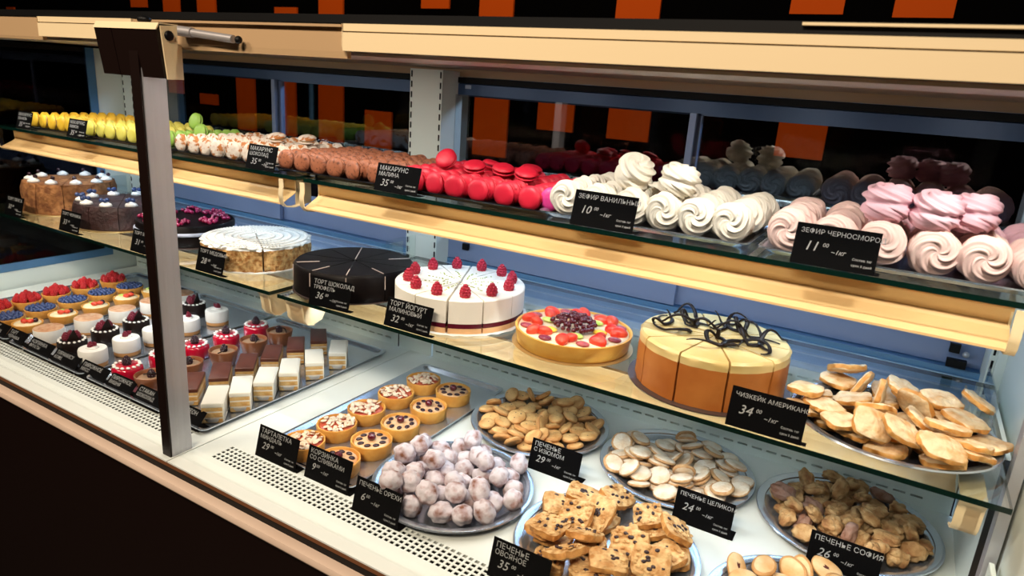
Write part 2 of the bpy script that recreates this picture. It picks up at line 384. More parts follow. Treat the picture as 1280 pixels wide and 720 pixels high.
for x0,x1,lab in ((-2.37,-1.112,'lower glass shelf beyond the steel upright, under the dark layer cakes'),(-1.088,.187,'lower glass shelf nearer than the steel upright, under the raspberry cake')):
    t,L=shelf(x0,x1,.938,1.405,1.116,1.124,lab)
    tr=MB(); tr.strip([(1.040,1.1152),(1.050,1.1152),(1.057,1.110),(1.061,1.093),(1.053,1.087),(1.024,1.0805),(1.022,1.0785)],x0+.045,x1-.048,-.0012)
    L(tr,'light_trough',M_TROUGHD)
    for bx,w_,yy in ((x0+.004,.05,.985),(x1-.052,.030,.985)):
        if bx<-2.3: continue
        e=MB(); e.prism([(yy-.032,1.1125),(yy-.030,1.104),(yy-.026,1.088),(yy-.024,1.070),(yy-.014,1.058),(yy+.006,1.054),(yy+.030,1.060),(yy+.046,1.085),(yy+.048,1.1125)],bx+.010,bx+w_-.004); e.strip([(yy-.030,1.1145),(yy-.036,1.112),(yy-.030,1.104),(yy-.026,1.088),(yy-.024,1.070),(yy-.014,1.058),(yy+.004,1.054)],bx if bx>-1.2 or bx<-1.3 else bx,bx+w_,.002)
        e.box(bx,bx+w_,yy-.030,yy+.05,1.1125,1.1155); e.prism([(yy+.048,1.1125),(1.40,1.1125),(1.406,1.1125),(1.406,1.076),(1.36,1.08),(yy+.048,1.10)],bx+w_-.005,bx+w_-.002)
        L(e,'shelf_bracket',M_CREAM,smooth=50)
    for k,(xx,ya,yb,zz) in enumerate(((x0+.003,1.28,1.395,1.185),(x1-.003,1.20,1.38,1.165))):
        o=MB().box(xx-.001,xx+.001,ya,yb,1.1244,zz).build('glass_stop',GL_SHELF)
        tag(o,'small clear glass stop on the %s lower shelf, at the end %s the upright'%('further' if x0<-2 else 'nearer',('away from' if (x0<-2)==(k==0) else 'next to')),'glass stop')

# ------------------------------------------------------------------ price cards
def textmesh(body,size,x,z,shear=0):
    c=bpy.data.curves.new('t','FONT'); c.body=body; c.size=size; c.extrude=.00012; c.resolution_u=2; c.offset=0
    c.shear=shear; o=bpy.data.objects.new('t',c); COL.objects.link(o)
    dg=bpy.context.evaluated_depsgraph_get(); me=bpy.data.meshes.new_from_object(o.evaluated_get(dg))
    v=[(p.co.x+x,-p.co.z,p.co.y+z) for p in me.vertices]; f=[tuple(p.vertices) for p in me.polygons]
    bpy.data.objects.remove(o); bpy.data.curves.remove(c); return v,f
def card(x,y,z,l1,l2,price,label,w=.108,h=.062,lean=.26,rz=0,group=None,flap=.030):
    t=thing('price_card',label,'price card',(x,y,z+.0003),rz,group)
    m=MB(); c,s_=math.cos(lean),math.sin(lean)
    T=.0009
    m.add([(-w/2,0,0),(w/2,0,0),(w/2,s_*h,c*h),(-w/2,s_*h,c*h),(-w/2,T,0),(w/2,T,0),(w/2,s_*h+T,c*h),(-w/2,s_*h+T,c*h)],[(0,1,2,3),(7,6,5,4),(0,4,5,1),(3,2,6,7),(0,3,7,4),(1,5,6,2)])
    m.box(-w/2+.001,w/2+.006,T,flap,.0002,.0012)
    m.build('card_panel',M_CARD,t)
    tm=MB()
    L=max(len(l1),1); sz=min(.0125,(w*.90)/(L*.62))
    for body,size,tx,tz,sh in ((l1,sz,-w/2+.006,h-.013,.0),(l2,sz*.9,-w/2+.006,h-.024,.0),(price,.019,-w/2+.014,h-.037-(.006 if l2 else 0),.25),('00',.008,-w/2+.014+.0118*len(price),h-.030-(.006 if l2 else 0),.2),('~1кг',.009,-w/2+.026+.0118*len(price),h-.038-(.006 if l2 else 0),.3),('Состав: 1кг',.0045,w/2-.030,.016,0),('срок 5 дней',.0045,w/2-.030,.008,0)):
        if not body or (h<.05 and tz<h-.026): continue
        v,f=textmesh(body,size,tx,tz,sh); 
        vv=[(a,b+ (q/1.0)*s_-.0004,q*c) for a,b,q in v]
        tm.add(vv,f)
    tm.build('price_text',M_CHALK,t)
    return t
# ------------------------------------------------------------------ trays and plates
def rect_tray(name,x0,x1,y0,y1,z,m,label,rim=.012,hh=.010,rz=0,cat='tray',group=None):
    cx,cy=(x0+x1)/2,(y0+y1)/2; a,b_=(x1-x0)/2,(y1-y0)/2
    t=thing(name,label,cat,(cx,cy,z+.0003),rz,group)
    def ring(a,b,r,zz,n=5):
        o=[]
        for sx,sy,a0 in ((1,1,0),(-1,1,PI/2),(-1,-1,PI),(1,-1,1.5*PI)):
            for k in range(n):
                t_=a0+PI/2*k/(n-1); o.append((sx*(a-r)+r*math.cos(t_),sy*(b-r)+r*math.sin(t_),zz))
        return o
    rs=[(rim+.003,.001),(rim,.0015),(rim*.6,hh*.7),(rim*.4,hh),(0,hh+.001),(0,hh-.001),(rim*.4,hh-.0018),(rim*.6,hh*.6),(rim,0),(rim+.003,0)]
    V=[];F=[]
    for d,zz in rs: V+=ring(a-d,b_-d,.014,zz)
    n=20
    for j in range(len(rs)-1):
        for i in range(n): F.append((j*n+i,j*n+(i+1)%n,(j+1)*n+(i+1)%n,(j+1)*n+i))
    F.append(tuple(range(n))); F.append(tuple((len(rs)-1)*n+i for i in range(n))[::-1])
    MB().add(V,F).build('tray_body',m,t,smooth=35)
    return t
def plate(x,y,z,Rr,label,m,fl=.76,hh=.018,sx=1,sy=1,inner=None):
    t=thing('round_tray',label,'tray',(x,y,z))
    f=Rr*fl
    MB().lathe([(0,.0015),(f,.0015),(f+.008,.005),(Rr*.875,hh*.62),(Rr*.90,hh*.70),(Rr*.905,hh*.86),(Rr*.93,hh*.92),(Rr*.97,hh),(Rr*.992,hh*.97),(Rr,hh*.85),(Rr*.99,hh*.78),(Rr*.93,hh*.72),(Rr*.87,hh*.45),(f+.006,.0025),(f,0),(0,0)],96,sx=sx,sy=sy).build('tray_body',m,t,smooth=50)
    if inner: MB().lathe([(0,.0018),(f,.0018),(f+.008,.0056),(Rr*.872,hh*.63),(Rr*.872,hh*.60),(f,.0016)],72,sx=sx,sy=sy).build('tray_liner',inner,t,smooth=50)
    return t
import json
